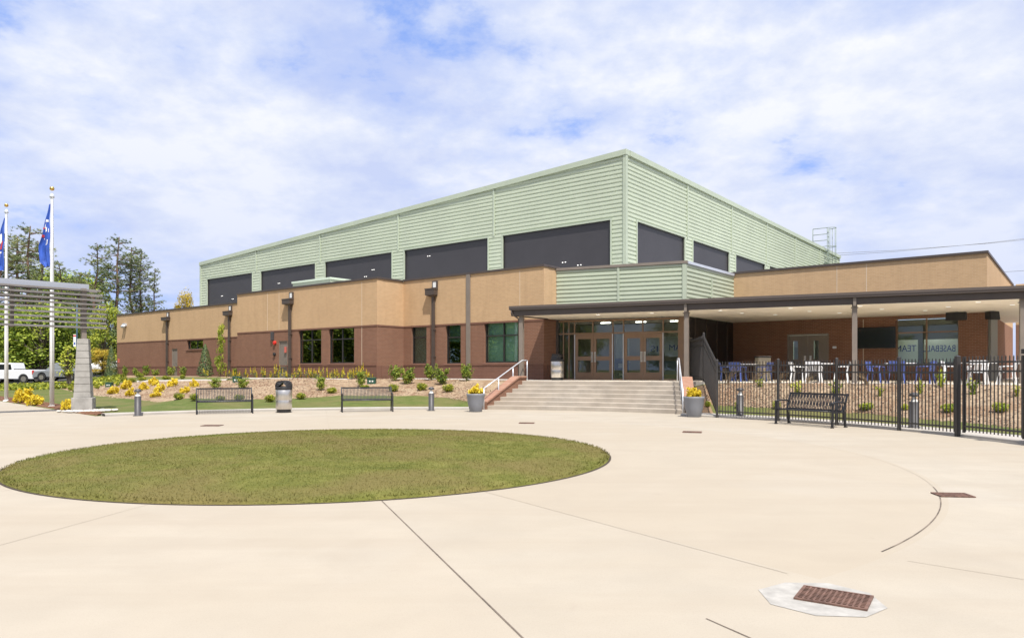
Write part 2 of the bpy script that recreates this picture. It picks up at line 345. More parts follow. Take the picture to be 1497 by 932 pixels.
def spot(px, py):
    t, k = (px-CX)/F, (HY-py)/F; y = 3.0
    while y < 160:
        if EYE+k*y <= max(0, ground_z(t*y, y)): break
        y += .02
    return Vector((t*y, y, max(0, ground_z(t*y, y))))
def at(px, Y, z=0): return Vector(((px-CX)/F*Y, Y, z))

# ------------------------------------------------------------------ ground, plaza, paths
rad = [0, 6, 12, 14, 14.6, 15.0, 15.06]+[15.12+.12*i for i in range(50)]+[21.3+.3*i for i in range(30)]+[30.5+1.5*i for i in range(30)]+[78, 85, 100, 130, 200, 400, 900, 2200]
rows = []
for r in rad: rows.append([(*pol(r, a, 0)[:2], 0) for a in [k*.6 for k in range(601)]])
rows = [[(x, y, ground_z(x, y)) for x, y, _ in r] for r in rows]
struct(MB().grid(rows).build('ground', M['grass']))
def ring(r0, r1, a0, a1, z, n=90): return [[pol(r, a0+(a1-a0)*k/n, z) for k in range(n+1)] for r in (r1, r0)]
mb = MB(); n = 180
mb.add([pol(15.05, 360*k/n, 0) for k in range(n)], [tuple(range(n))]); mb.add([pol(15.05, 360*k/n, 0) for k in range(n)]+[pol(15.05, 360*k/n, -.2) for k in range(n)], [(k, n+k, n+(k+1) % n, (k+1) % n) for k in range(n)])
plaza = struct(mb.build('plaza', M['plaza']))
c = Vector(PC)
q = [c+we*14.0, c+we*95, c+we*95+wn*WALKW, c+we*11+wn*WALKW]
struct(MB().prism([tuple(p) for p in q], -.2, -.004).build('walkway', M['plaza']))
# sawn joints
mb = MB(); mf = MB()
def jline(a, b, wd=.014, mb=mb):
    a, b = Vector((*a, .004)), Vector((*b, .004)); d = (b-a).normalized(); nn = Vector((-d.y, d.x, 0))*wd/2
    mb.add([a-nn, b-nn, b+nn, a+nn], [(0, 1, 2, 3)])
rng = random.Random(3)
def jarc(r, a0, a1, wd, mb=mb):
    n = int(abs(a1-a0)); mb.grid([[pol(rr, a0+(a1-a0)*k/n, .004) for k in range(n+1)] for rr in (r+wd/2, r-wd/2)])
jarc(9.64, -48, -23, .014); jarc(9.64, -23, 40, .004, mf)
jline(pol(5.1, -69.8), pol(12, -69.8), .012)
jline(pol(5.1, -54.6), pol(9.5, -55.4), .006, mf); jline(pol(9.9, -48.9), pol(14.9, -46.6), .006, mf); jline(pol(9.9, -62.9), pol(15, -62.9), .010)
jline(pol(5.1, -100), pol(15, -100), .006, mf)
for a in (-128, 150, 172, 195, 105, 20): jline(pol(5.1, a), pol(14.5, a), .004, mf)
struct(mb.build('joint_line', M['joint'], plaza)); struct(mf.build('faint_joint', pmat('joint_faint', (.31, .265, .21), .95, var=.2, vscale=2), plaza))
# round lawn, slightly domed, with a soil edge and blades
lawn = struct(MB().lathe([(5.05, .003), (5.03, .03), (4.9, .05), (4, .08), (2, .12), (0.001, .13)], 120, (*PC, 0)).build('lawn', M['lawn']))
struct(MB().grid(ring(5.05, 5.085, 0, 360, .006, 120)).build('soil_edge', M['soil'], lawn))
mb = MB(); rng = random.Random(11)
for i in range(90000):
    r = 5.06*math.sqrt(rng.random()); a = rng.random()*360; x, y = pol(r, a)
    z = .13-.085*(r/5.05)**2; h = rng.uniform(.010, .024); t = rng.random()*6.28; dx, dy = .006*math.cos(t), .006*math.sin(t)
    lx, ly = rng.gauss(0, .02), rng.gauss(0, .02)
    mb.add([(x-dx, y-dy, z-.01), (x+dx, y+dy, z-.01), (x+lx, y+ly, z+h)], [(0, 1, 2)])
tag(mb.build('lawn_blades', M['lawn']), 'short olive green turf blades covering the round lawn', 'grass', kind='stuff')
# kerbs
def arc_kerb(name, r0, r1, a0, a1, h):
    n = max(6, int(abs(a1-a0)*2)); a = [a0+(a1-a0)*k/n for k in range(n+1)]
    rows = [[pol(r0, t, -.02) for t in a], [pol(r0, t, h-.02) for t in a], [pol(r0+.02, t, h) for t in a], [pol(r1, t, h) for t in a], [pol(r1, t, -.06) for t in a]]
    m = MB().grid(rows, False); return struct(m.build(name, M['conc']))
arc_kerb('kerb', 14.62, 15.08, 134, 82.3, .09)
arc_kerb('kerb', 14.12, 15.08, 50.6, -25, .07)
# sheets laid on the terrain
def sheet(name, fr, bk, mat, lift, nu=40, nv=14, kind='structure', rag=0, seed=1):
    def along(pl, t):
        d = [0]
        for a, b in zip(pl, pl[1:]): d.append(d[-1]+math.dist(a, b))
        s = t*d[-1]
        for i in range(len(pl)-1):
            if s <= d[i+1]+1e-9:
                k = (s-d[i])/(d[i+1]-d[i]); return (pl[i][0]+(pl[i+1][0]-pl[i][0])*k, pl[i][1]+(pl[i+1][1]-pl[i][1])*k)
        return pl[-1]
    g = random.Random(seed); jf = [g.gauss(0, rag) for _ in range(nu+1)]; rows = []
    for j in range(nv+1):
        r = []
        for i in range(nu+1):
            a, b = along(fr, i/nu), along(bk, i/nu); t = j/nv
            L = math.dist(a, b) or 1
            tt = t+(jf[i]/L)*(1-t)
            x, y = a[0]+(b[0]-a[0])*tt, a[1]+(b[1]-a[1])*tt
            r.append((x, y, max(ground_z(x, y), -.02)+(lift if 0 < j < nv else -.02)))
        rows.append(r)
    return struct(MB().grid(rows).build(name, mat))
def chips(mb_, mb2, fr, bk, n, seed):
    g = random.Random(seed)
    def along(pl, t): k = t*(len(pl)-1); i = min(int(k), len(pl)-2); f = k-i; return (pl[i][0]+(pl[i+1][0]-pl[i][0])*f, pl[i][1]+(pl[i+1][1]-pl[i][1])*f)
    for _ in range(n):
        t = g.random(); a, b = along(fr, t), along(bk, t); q = g.random(); x, y = a[0]+(b[0]-a[0])*q, a[1]+(b[1]-a[1])*q
        (mb_ if g.random() < .55 else mb2).leaf((x, y, max(0, ground_z(x, y))+.03+g.random()*.02), (g.gauss(0, .6), g.gauss(0, .6)-.4, 1), g.uniform(.014, .034), g.uniform(2.5, 7), g)
# building frame: U runs along the facades towards the right and the viewer, V into the depth
UX, UY = .7860, -.6180; VX, VY = .6180, .7860
def UV(u, v): return (UX*u+VX*v, UY*u+VY*v)
def fu(px, V):
    t = (px-CX)/F; Y = V/(VX*t+VY); return UX*t*Y+UY*Y
def fz(px, py, V):
    t = (px-CX)/F; return EYE+(HY-py)/F*V/(VX*t+VY)
def fv(px, U):
    t = (px-CX)/F; Y = U/(UX*t+UY); return VX*t*Y+VY*Y
def fzu(px, py, U):
    t = (px-CX)/F; return EYE+(HY-py)/F*U/(UX*t+UY)
S = lambda *l: [tuple(spot(a, b)[:2]) for a, b in l]
sheet('mulch_bed', S((80, 566), (125, 577), (165, 580), (215, 586), (230, 588), (330, 584), (420, 583), (500, 578), (560, 578.5), (620, 578.5), (660, 582), (690, 589))+[(-.9, 28.6)],
      S((95, 560), (130, 561), (170, 560), (215, 557.5), (260, 557), (330, 556), (400, 554.8))+[UV(-35, 23.0), UV(-29, 24.0), UV(-28.2, 26.1), UV(-24, 26.3), UV(-20.5, 26.3), (.1, 30.4)], M['mulch'], .022, 160, 60, rag=.04)
sheet('planting_strip', [UV(-66, 25.3), UV(-50, 25.6), UV(-44, 26)], [UV(-66, 28.05), UV(-50, 28.05), UV(-42, 28.05)], M['mulch'], .03, 40, 8)
sheet('planting_strip', [UV(-42, 23.9), UV(-29, 24.4)], [UV(-42, 25.15), UV(-29, 25.15)], M['mulch'], .03, 30, 5)
sheet('path', [UV(-29.0, 23.3), UV(-38, 22.2), tuple(spot(330, 556.3)[:2]), tuple(spot(200, 559)[:2])], [UV(-29.0, 24.3), UV(-38, 23.4), tuple(spot(330, 554.8)[:2]), tuple(spot(200, 557)[:2])], M['conc'], .05, 60, 6)
sheet('path', S((-30, 571.5), (0, 570.5), (40, 568.8), (75, 565.5)), S((-30, 569.3), (0, 568.5), (40, 567.3), (75, 564.5)), M['conc'], .04, 30, 4)
sheet('path', S((78, 563.5), (135, 563)), S((84, 558.5), (125, 558.5)), M['conc'], .04, 20, 6)
sheet('mow_strip', [UV(-28.7, 26.35), UV(-19.6, 26.35)], [UV(-28.7, 27.05), UV(-19.6, 27.05)], M['conc'], .06, 20, 4)
sheet('mulch_bed', [pol(15.9, a) for a in (50, 40, 30, 20, 10, 0, -15)], [(7.2, 27.3), (9.5, 25.9), (12, 24.3), (15.5, 22.05), (19, 19.8), (24, 16.6), (27, 14)], M['mulch'], .025, 140, 40, rag=.03, seed=5)
sheet('mulch_bed', [pol(15.15, 51.0), (6.75, 23.6)], [(6.75, 27.3), (7.2, 27.4)], M['mulch'], .03, 8, 20)
sheet('mulch_bed', [tuple(c+we*r+wn*.0) for r in (15.3, 20, 30, 45)], [tuple(c+we*r-wn*w_) for r, w_ in ((15.5, .5), (20, 1.1), (30, 1.2), (45, 1.2))], M['mulchdark'], .05, 80, 5, rag=.05)
sheet('parking_lot', [(-30, 66), (-60, 57), (-110, 50)], [(-22, 92), (-60, 92), (-120, 92)], M['asphalt'], .02, 40, 10)

k1, k2 = MB(), MB()
chips(k1, k2, S((140, 579), (215, 586), (330, 584), (420, 583), (500, 578), (620, 578.5), (690, 589)), S((140, 562), (215, 559), (330, 557.5), (400, 556))+[UV(-33, 24.0), UV(-24, 26.0), (-.4, 30)], 9000, 3)
chips(k1, k2, [pol(15.9, a) for a in (50, 40, 30, 20, 10, 0)], [(7.2, 27.2), (9.5, 25.8), (12, 24.2), (15.5, 21.95), (19, 19.7), (24, 16.5)], 8000, 4)
tag(k1.build('straw_chips', M['chip']), 'pale straw and wood chips strewn over the mulch beds', 'mulch', kind='stuff'); tag(k2.build('bark_chips', M['chipdark']), 'dark brown bark chips strewn over the mulch beds', 'mulch', kind='stuff')
# ------------------------------------------------------------------ the sports hall
U0, V0, Z0 = -19.42, 27.08, 1.0
ANG = math.atan2(UY, UX)
hall = empty('sports_hall', (*UV(U0, V0), Z0), ANG)
tag(hall, 'low brick and tan sports building with a tall pale green corrugated hall and long canopy', 'building')
OFF = Matrix.Translation((-U0, -V0, -Z0))
TOWORLD = Matrix(((UX, VX, 0, 0), (UY, VY, 0, 0), (0, 0, 1, 0), (0, 0, 0, 1)))
TOUV = TOWORLD.inverted()
def hb(mb, name, mat, parent=None, bevel=0): return mb.build(name, mat, parent or hall, bevel, OFF)
def hbw(mb, name, mat, parent=None, bevel=0): return mb.build(name, mat, parent or hall, bevel, OFF @ TOUV)   # from world coordinates
def partition(a0, a1, z0, z1, ops):
    xs = sorted({a0, a1}|{max(a0, min(a1, x)) for o in ops for x in o[:2]})
    for x0, x1 in zip(xs, xs[1:]):
        if x1-x0 < 1e-4: continue
        cuts = sorted([(o[2], o[3]) for o in ops if o[0] <= x0+1e-4 and o[1] >= x1-1e-4]); z = z0
        for c0, c1 in cuts:
            if c0 > z+1e-4: yield x0, x1, z, min(c0, z1)
            z = max(z, c1)
        if z < z1-1e-4: yield x0, x1, z, z1
def wallV(mb, V, u0, u1, z0, z1, ops=(), th=.3):
    for a, b, c_, d in partition(u0, u1, z0, z1, ops): mb.box(a, b, V, V+th, c_, d)
def wallU(mb, U, v0, v1, z0, z1, ops=(), th=.3):
    for a, b, c_, d in partition(v0, v1, z0, z1, ops): mb.box(U-th, U, a, b, c_, d)
JT, TOP, LED = 3.9, 6.42, 1.75
WIN = []   # (V, u0, u1, z0, z1, mullions, transoms, backing)
def win(V, p0, p1, y0, y1, **k):
    u0, u1 = fu(p0, V), fu(p1, V); pm = (p0+p1)/2; z1 = fz(pm, y0, V); z0 = fz(pm, y1, V); WIN.append((V, u0, u1, z0, z1, k)); return (u0, u1, z0, z1)
VA, VB, VCc, VH = 27.08, 25.2, 28.1, 35.2
wa = [win(VA, 601.5, 623.5, 476.5, 531, mul=[], tra=[.70], back='blind'), win(VA, 651.5, 673.5, 473, 531, mul=[], tra=[.66], back='halfblind'), win(VA, 708, 759.5, 469.5, 529.8, mul=[.52], tra=[.66], back='blind')]
wb = [win(VB, 436.5, 469.7, 480.5, 531, mul=[.52], tra=[.68], back='dark'), win(VB, 480.5, 517.8, 478.5, 530.5, mul=[.48], tra=[.68], back='dark')]
wc = [win(VCc, 273.5, 297, 497, 510, mul=[.55], tra=[], back='dark')]
dB = (fu(407.5, VB), fu(420.5, VB), .9, fz(414, 498, VB)); dC = (fu(251, VCc), fu(259.5, VCc), .9, fz(255, 509.5, VCc))
dP = (fu(1150.5, VH), fu(1211.5, VH), FLOOR, fz(1181, 487.6, VH))
wp = [win(VH, 1309.5, 1402, 463.3, 536, mul=[.49], tra=[.70], back='board')]
UA0, UA1 = -28.77, -19.42; UB0 = fu(347, VB); UC0 = fu(171, VCc); UP0, UP1 = -13.6, -2.94
FUL, FUR = -64.9, -19.7; VHE = 80.7
tb, bb, base, cop = MB(), MB(), MB(), MB()
for V, u0, u1, ops, top in ((VA, UA0, UA1, wa, TOP), (VB, UB0, UA0, wb+[dB], TOP-.03), (VCc, UC0, UB0+.3, wc+[dC], TOP-.08)):
    wallV(tb, V, u0, u1, JT, top-.1); wallV(bb, V, u0, u1, LED, JT, ops); wallV(base, V-.03, u0-.0, u1+.0, .7, LED, [o for o in ops if o[2] < 1.2], .3)
    cop.box(u0-.04, u1+.04, V-.05, V+.34, top-.1, top)
    base.box(u0, u1, V-.05, V+.02, JT-.11, JT-.012) if False else None
# returns
wallU(tb, UA0, VB+.3, VA, JT, TOP-.13); wallU(bb, UA0, VB+.3, VA, LED, JT); wallU(base, UA0+.03, VB+.27, VA-.03, .7, LED)
cop.box(UA0-.34, UA0+.05, VB+.35, VA-.06, TOP-.13, TOP-.033)
wallU(tb, UA1, VA+.3, 28.3, JT, TOP-.1); wallU(bb, UA1, VA+.3, 28.3, LED, JT); wallU(base, UA1+.03, VA+.27, 28.3, .7, LED); cop.box(UA1-.34, UA1+.05, VA+.35, 28.3, TOP-.1, TOP-.003)
wallU(tb, UB0+.3, VB+.3, VCc, JT, TOP-.13); wallU(bb, UB0+.3, VB+.3, VCc, .7, JT)
wallU(tb, UC0+.3, VCc+.3, 46, JT, TOP-.18); wallU(bb, UC0+.3, VCc+.3, 46, .7, JT)
hb(tb, 'tan_wall', M['tan']); hb(bb, 'brick_wall', M['brick']); hb(base, 'brick_base', M['brickbase']); hb(cop, 'coping', M['bronze'])
# patio wing
tb, bb, cop = MB(), MB(), MB()
wallV(tb, VH, UP0-.2, UP1, JT, TOP-.1); wallV(bb, VH, UP0-.2, UP1, .7, JT, wp+[dP]); wallU(tb, UP1, VH+.3, 50, JT, TOP-.1); wallU(bb, UP1, VH+.3, 50, .7, JT)
cop.box(UP0-.2, UP1+.05, VH-.06, VH+.34, TOP-.1, TOP); cop.box(UP1-.34, UP1+.05, VH+.35, 50, TOP-.1, TOP-.003)
# far wing seen under the end of the canopy
m = MB(); wallV(m, 52, UP1+.02, 22, .7, 4.2)
for k in range(8): wallV(m, 51.75, UP1+.6+2.2*k, UP1+1.5+2.2*k, .7, 4.2, (), .24)
hb(m, 'far_brick_wall', M['brick']); m = MB(); wallV(m, 52, UP1+.02, 22, 4.2, 6.6); hb(m, 'far_tan_wall', M['tan'])
hb(tb, 'tan_wall', M['tan']); hb(bb, 'brick_wall', M['brick']); hb(cop, 'coping', M['bronze'])
# thin soldier line, sills, movement joints
m = MB()
for V, u0, u1 in ((VA, UA0+.04, UA1-.01), (VB, UB0+.01, UA0-.01), (VCc, UC0, UB0-.02)): m.box(u0, u1, V-.02, V+.05, JT-.09, JT-.01); m.box(u0, u1, V-.05, V+.02, LED-.002, LED+.06)
m.box(UA0+.0, UA0+.02, VB+.02, VA, JT-.09, JT-.01); m.box(UA1-.0, UA1+.02, VA+.0, 28.3, JT-.09, JT-.01)
hb(m, 'brick_course', M['brickbase'])
m = MB()
for px, V, z0, z1 in ((391, VB, JT+.02, TOP-.2), (408, VB, JT+.02, TOP-.2), (529, VB, 1.0, TOP-.2), (760, VA, 4.3, TOP-.2), (1223.5, VH, 4.2, TOP-.12), (1266.5, VH, 4.2, TOP-.12), (1262, VH, 1.1, 3.8)):
    u = fu(px, V); hb(MB().box(u-.012, u+.012, V-.006, V+.01, z0, z1), 'movement_joint', pmat('joint_sealant', (.6, .5, .38), .8))
# windows
blind_bk = {'blind': M['blind'], 'halfblind': M['blind'], 'dark': M['roomdark'], 'board': M['board']}
for V, u0, u1, z0, z1, k in WIN:
    m = MB(); t = .055; g = .16
    m.box(u0, u1, V+g-.05, V+g+.05, z1-t, z1-.001); m.box(u0, u1, V+g-.05, V+g+.05, z0+.001, z0+t)
    m.box(u0+.001, u0+t, V+g-.049, V+g+.049, z0+t, z1-t); m.box(u1-t, u1-.001, V+g-.049, V+g+.049, z0+t, z1-t)
    for q in k['mul']: x = u0+(u1-u0)*q; m.box(x-.03, x+.03, V+g-.045, V+g+.045, z0+t, z1-t)
    for q in k['tra']: z = z0+(z1-z0)*q; m.box(u0+t, u1-t, V+g-.042, V+g+.042, z-.028, z+.028)
    mat = M['frame'] if V != VH else M['doorframe']
    fr = hb(m, 'window', mat)
    hb(MB().box(u0+.03, u1-.03, V+g-.004, V+g+.004, z0+.03, z1-.03), 'pane', M['darkglass'] if k['back'] == 'dark' else M['glass'], fr)
    if V != VH: hb(MB().box(u0-.08, u1+.08, V-.06, V+.10, z0-.07, z0-.004), 'sill', pmat('sill_brick', (.25, .13, .09), .8, var=.1), fr)
    if k['back'] != 'board':
        zb = z0 if k['back'] != 'halfblind' else z0+(z1-z0)*.55
        hb(MB().box(u0-.1, u1+.1, V+(.24 if k['back'] != 'dark' else .42), V+(.25 if k['back'] != 'dark' else .44), zb, z1+.0), 'blind' if k['back'] != 'dark' else 'room_backing', blind_bk[k['back']], fr)  # blind, else a near-black sheet standing in for the unlit room
# interior darkness behind the wing windows
hb(MB().box(UC0+1, UA1-.6, 33.2, 33.3, .8, 6).box(UC0+1, UA1-.6, 28.5, 33.2, .75, .8), 'room_backing', M['roomdark'])
# patio team room behind its window
ru0, ru1 = wp[0][0]-1.5, wp[0][1]+1.0
m = MB().box(ru0, ru1, VH+3.2, VH+3.3, .9, 3.9).box(ru0, ru1, VH+.31, VH+3.2, .9, 1.0).box(ru0-.1, ru0, VH+.3, VH+3.3, .9, 3.9).box(ru1, ru1+.1, VH+.3, VH+3.3, .9, 3.9)
hb(m, 'room_backing', pmat('room_grey', (.22, .22, .20), .9))
V_ = VH+.75; m = MB(); u0, u1 = wp[0][0], wp[0][1]
sp = u0+(u1-u0)*.36
zt0, zt1 = fz(1355, 529, V_), fz(1355, 496, V_)
m.box(u0-.5, sp-.12, V_, V_+.04, zt0, zt1).box(sp+.12, u1+.5, V_, V_+.04, zt0, zt1); hb(m, 'banner_board', M['board'])
for s, p0, p1 in (('TEAM', 1309.5, 1339), ('BASEBALL', 1350, 1397)):
    ua, ub = fu(p0, V_-.02), fu(p1, V_-.02); tm = text_mesh(s, .42, .003, True)
    xs = [p.x for p in tm.v]; sx_ = (ub-ua)/(max(xs)-min(xs)); zc = fz((p0+p1)/2, 509.5, V_-.02)
    tm.v = [Vector(((ua+ub)/2+p.x*sx_, V_-.012+p.y, zc+p.z*.95)) for p in tm.v]
    hb(tm, 'banner_letters', M['ink'])
for uu in (.3, .75): hb(MB().box(u0+(u1-u0)*uu-.6, u0+(u1-u0)*uu+.6, VH+.3, VH+.5, 3.86, 3.89), 'board_fill', M['lobby_lamp'])  # unseen glowing strips above the window head, added to brighten the banner board
# steel doors on the brick walls
def steel_door(V, o, leaves, lites, name='door'):
    u0, u1, z0, z1 = o; m = MB(); t = .06
    m.box(u0, u0+t, V+.02, V+.16, z0, z1).box(u1-t, u1, V+.02, V+.16, z0, z1).box(u0+t, u1-t, V+.02, V+.16, z1-t, z1-.001)
    d = hb(m, name, M['bronze2'])
    wl = (u1-u0-2*t)/leaves
    for i in range(leaves):
        a, b = u0+t+i*wl+.006, u0+t+(i+1)*wl-.006; lm = MB(); ops = []
        if lites:
            cx_ = a+(b-a)*(.36 if i == 0 else .42); ops = [(cx_-.11, cx_+.11, z0+.95, z0+1.82)]
        for p, q, r_, s_ in partition(a, b, z0+.01, z1-t-.01, ops): lm.box(p, q, V+.06, V+.11, r_, s_)
        lf = hb(lm, 'door_leaf', M['greydoor'], d)
        for p in ops:
            hb(MB().box(p[0], p[1], V+.08, V+.09, p[2], p[3]), 'vision_panel', M['doorglass'], d); hb(MB().box(p[0]-.05, p[1]+.05, V+.35, V+.37, p[2]-.1, p[3]+.1), 'vision_back', M['board'], d)
        hx = b-.12 if i == 0 else a+.12
        hb(MB().box(hx-.04, hx+.04, V+.02, V+.06, z0+.9, z0+1.12), 'handle', M['steel'], d)
    return d
steel_door(VH, dP, 2, True); steel_door(VB, dB, 1, False); steel_door(VCc, dC, 1, False)
# wall fittings by the doors
def fit(name, V, px, py, w_, h_, d_, mat, shape='box'):
    u, z = fu(px, V), fz(px, py, V)
    m = MB()
    if shape == 'box': m.box(u-w_/2, u+w_/2, V-d_, V+.01, z-h_/2, z+h_/2)
    else: m.tube([(u, V+.01, z), (u, V-d_, z), (u, V-d_-.01, z)], [w_/2, w_/2, w_*.2], 14)
    return hb(m, name, mat, bevel=.008)
fit('fire_alarm_bell', VB, 402.4, 501, .24, .24, .1, M['alarm'], 'disc'); fit('alarm_horn', VB, 402, 517.6, .2, .2, .09, M['plastic'], 'disc')
fit('meter_box', VB, 399.3, 491, .2, .5, .12, M['bollard']); fit('door_notice', VB, 417.3, 511, .2, .35, .02 , M['redsign']); fit('wall_sign', VCc, 173.6, 527, .3, .36, .02, M['redsign'])
for px, py in ((183.5, 474.5),):
    l = fit('wall_lamp', VCc, px, py, .5, .22, .16, M['galv']); u, z = fu(px, VCc), fz(px, py, VCc)
    for du in (-.16, .16): hb(MB().tube([(u+du, VCc-.1, z-.05), (u+du, VCc-.26, z-.2)], [.1, .13], 10), 'lamp_head', M['galv'], l)
fit('door_keypad', VH, 1220, 507.5, .16, .1, .04, M['galv'])
# rainwater heads and downpipes
def downpipe(V, px, hx0, hx1, y0, y1, base_z):
    u = fu(px, V); a, b = fu(hx0, V), fu(hx1, V); zt, zb = fz(px, y0, V), fz(px, y1, V)
    m = MB().box(u-.075, u+.075, V-.17, V-.05, base_z, zb+.02)
    for z in (base_z+1.2, base_z+2.6): m.box(u-.1, u+.1, V-.178, V+.01, z, z+.05)
    d = hb(m, 'downpipe', M['bronze'])
    m = MB(); zc = zb+(zt-zb)*.22; kx = (b-a)*.12; a, b = a+kx, b-kx; lo = [(u-.14, V-.2), (u+.14, V-.2), (u+.12, V-.02), (u-.12, V-.02)]; hi = [(a, V-.30), (b, V-.30), (b, V-.005), (a, V-.005)]
    vs = [(*p, zb) for p in lo]+[(*p, zc) for p in hi]+[(*p, zt) for p in hi]
    m.add(vs, [(3, 2, 1, 0), (8, 9, 10, 11)]+[(i+4*k, (i+1) % 4+4*k, 4+(i+1) % 4+4*k, 4+i+4*k) for k in (0, 1) for i in range(4)]); m.box(a-.02, b+.02, V-.315, V-.002, zt-.05, zt+.01)
    hb(m, 'rainwater_head', M['bronze'], d)
    m = MB(); x0, x1 = u-.10, u+.24; z0, z1 = zt+.012, zt+.36
    m.box(x0, x1, V-.1, V-.001, z0, z0+.05).box(x0, x0+.05, V-.1, V-.001, z0+.05, z1).box(x1-.05, x1, V-.1, V-.001, z0+.05, z1).box(x0, x1, V-.1, V-.001, z1, z1+.04)
    sc_ = hb(m, 'scupper', M['bronze'], d); hb(MB().box(x0+.05, x1-.05, V-.085, V-.01, z0+.05, z1), 'scupper_liner', M['white'], d)
downpipe(VCc, 246, 239.5, 250.3, 463.8, 469.5, 1.0); downpipe(VCc, 337, 329.7, 341.3, 454.8, 462.5, 1.0)
downpipe(VB, 426, 416.7, 431.3, 437, 446.3, 1.0); downpipe(VA, 635.5, 625, 642, 422, 434, 1.0)
u = fu(685, VA); hb(MB().box(u-.13, u+.13, VA-.05, VA+.0, 1.0, TOP-.1), 'expansion_cover', M['bronze2'])

# corrugated cladding (real ribs)
def ribs(mb, pa, pb, nrm, z0, z1, pitch, depth):
    pa, pb, nrm = Vector((*pa, 0)), Vector((*pb, 0)), Vector((*nrm, 0)); prof = [(z0, None)]
    k0 = math.floor(z0/pitch); zs = []
    k = k0
    while k*pitch < z1:
        b = k*pitch
        for f_, d_ in ((0, 0), (.10, 1), (.62, 1), (.76, 0)):
            zs.append((b+f_*pitch, d_))
        k += 1
    zs.append((k*pitch, 0))
    def dep(z):
        for (a, da), (b, db) in zip(zs, zs[1:]):
            if a <= z <= b: return da+(db-da)*(z-a)/(b-a) if b > a else da
        return 0
    pts = [(z0, dep(z0))]+[p for p in zs if z0+1e-5 < p[0] < z1-1e-5]+[(z1, dep(z1))]
    mb.grid([[pa+nrm*d*depth+Vector((0, 0, z)), pb+nrm*d*depth+Vector((0, 0, z))] for z, d in pts], False)
def cut_above(mb, co, no):
    bm = bmesh.new(); vs = [bm.verts.new(p) for p in mb.v]
    for f in mb.f: bm.faces.new([vs[i] for i in f])
    bmesh.ops.bisect_plane(bm, geom=bm.verts[:]+bm.edges[:]+bm.faces[:], plane_co=co, plane_no=no, clear_outer=True)
    bm.verts.index_update(); out = MB(); out.add([v.co.copy() for v in bm.verts], [tuple(v.index for v in f.verts) for f in bm.faces]); bm.free(); return out
ZR, ZL, ZB = 13.68, 11.6, 13.45      # eaves: near corner, far left, far right
hw = []
for p0, p1, y0 in ((735.7, 893.2, (342.6, 320)), (592, 714, (364.5, 346)), (476, 573.6, (383, 368.5)), (382, 461.7, (396.5, 385.5)), (303.7, 369.5, (410, 400))):
    hw.append((fu(p0, VH), fu(p1, VH), 5.9, (fz(p0, y0[0], VH)+fz(p1, y0[1], VH))/2))
zhead = sum(o[3] for o in hw)/len(hw); hw = [(a, b, c_, zhead) for a, b, c_, _ in hw]
m = MB()
for a, b, c_, d in partition(FUL, FUR, .9, ZR+.2, hw): ribs(m, (a, VH), (b, VH), (0, -1), c_, d, .235, .042)
m = cut_above(m, Vector((FUR, VH, ZR)), Vector((-(ZR-ZL), 0, FUR-FUL)).normalized())
hb(m, 'metal_wall', M['green'])
hv = [(fv(a, FUR), fv(b, FUR), 5.9, zhead) for a, b in ((930.3, 1000), (1012, 1065), (1074.6, 1117.5), (1124, 1160), (1168, 1196))]
m = MB()
for a, b, c_, d in partition(VH, VHE, .9, ZR+.2, hv): ribs(m, (FUR, a), (FUR, b), (1, 0), c_, d, .235, .042)
m = cut_above(m, Vector((FUR, VH, ZR)), Vector((0, (ZR-ZB), VHE-VH)).normalized())
hb(m, 'metal_wall', M['green'])
# seams, corner trims, eave coping
m = MB(); slope = (ZR-ZL)/(FUR-FUL); zl = lambda u: ZR-slope*(FUR-u); zr = lambda v: ZR-(ZR-ZB)*(v-VH)/(VHE-VH)
for px in (722.8, 583, 468.5, 375): u = fu(px, VH); m.box(u-.06, u+.06, VH-.095, VH-.02, zhead+.05, zl(u)-.3)
for px in (1004, 1069, 1120, 1162, 1198): v = fv(px, FUR); m.box(FUR+.02, FUR+.095, v-.06, v+.06, zhead+.05, zr(v)-.3)
m.box(FUR-.1, FUR+.1, VH-.1, VH+.1, 4, ZR-.28); m.box(FUL-.08, FUL+.12, VH-.1, VH+.1, 4, ZL-.28)
for a, b, c_, d in hw: m.box(a-.09, a+.01, VH-.08, VH+.1, c_, d+.09); m.box(b-.01, b+.09, VH-.08, VH+.1, c_, d+.09); m.box(a+.01, b-.01, VH-.08, VH+.1, d-.01, d+.09)
for a, b, c_, d in hv: m.box(FUR-.1, FUR+.08, a-.09, a+.01, c_, d+.09); m.box(FUR-.1, FUR+.08, b-.01, b+.09, c_, d+.09); m.box(FUR-.1, FUR+.08, a+.01, b-.01, d-.01, d+.09)
hb(m, 'metal_trim', M['greentrim'])
def quadbar(m, a, b, z0a, z1a, z0b, z1b, n, d):
    a, b, n = Vector((*a, 0)), Vector((*b, 0)), Vector((*n, 0))
    vs = []
    for p, z0, z1 in ((a, z0a, z1a), (b, z0b, z1b)): vs += [p+Vector((0, 0, z0)), p+n*d+Vector((0, 0, z0)), p+n*d+Vector((0, 0, z1)), p+Vector((0, 0, z1))]
    m.add(vs, [(0, 1, 2, 3), (7, 6, 5, 4)]+[(i, 4+i, 4+(i+1) % 4, (i+1) % 4) for i in range(4)])
m = MB(); quadbar(m, (FUL-.12, VH+.3), (FUR+.12, VH+.3), ZL-.27, ZL+.03, ZR-.27, ZR+.03, (0, -1), .44); quadbar(m, (FUR-.3, VH+.31), (FUR-.3, VHE), ZR-.27, ZR+.026, ZB-.27, ZB+.03, (1, 0), .444)
hb(m, 'eave_coping', M['greentrim'])
m = MB(); m.add([(FUL, VH+.1, ZL-.05), (FUR, VH+.1, ZR-.05), (FUR, VHE, ZB-.05), (FUL, VHE, ZL-.3)], [(0, 1, 2, 3)])
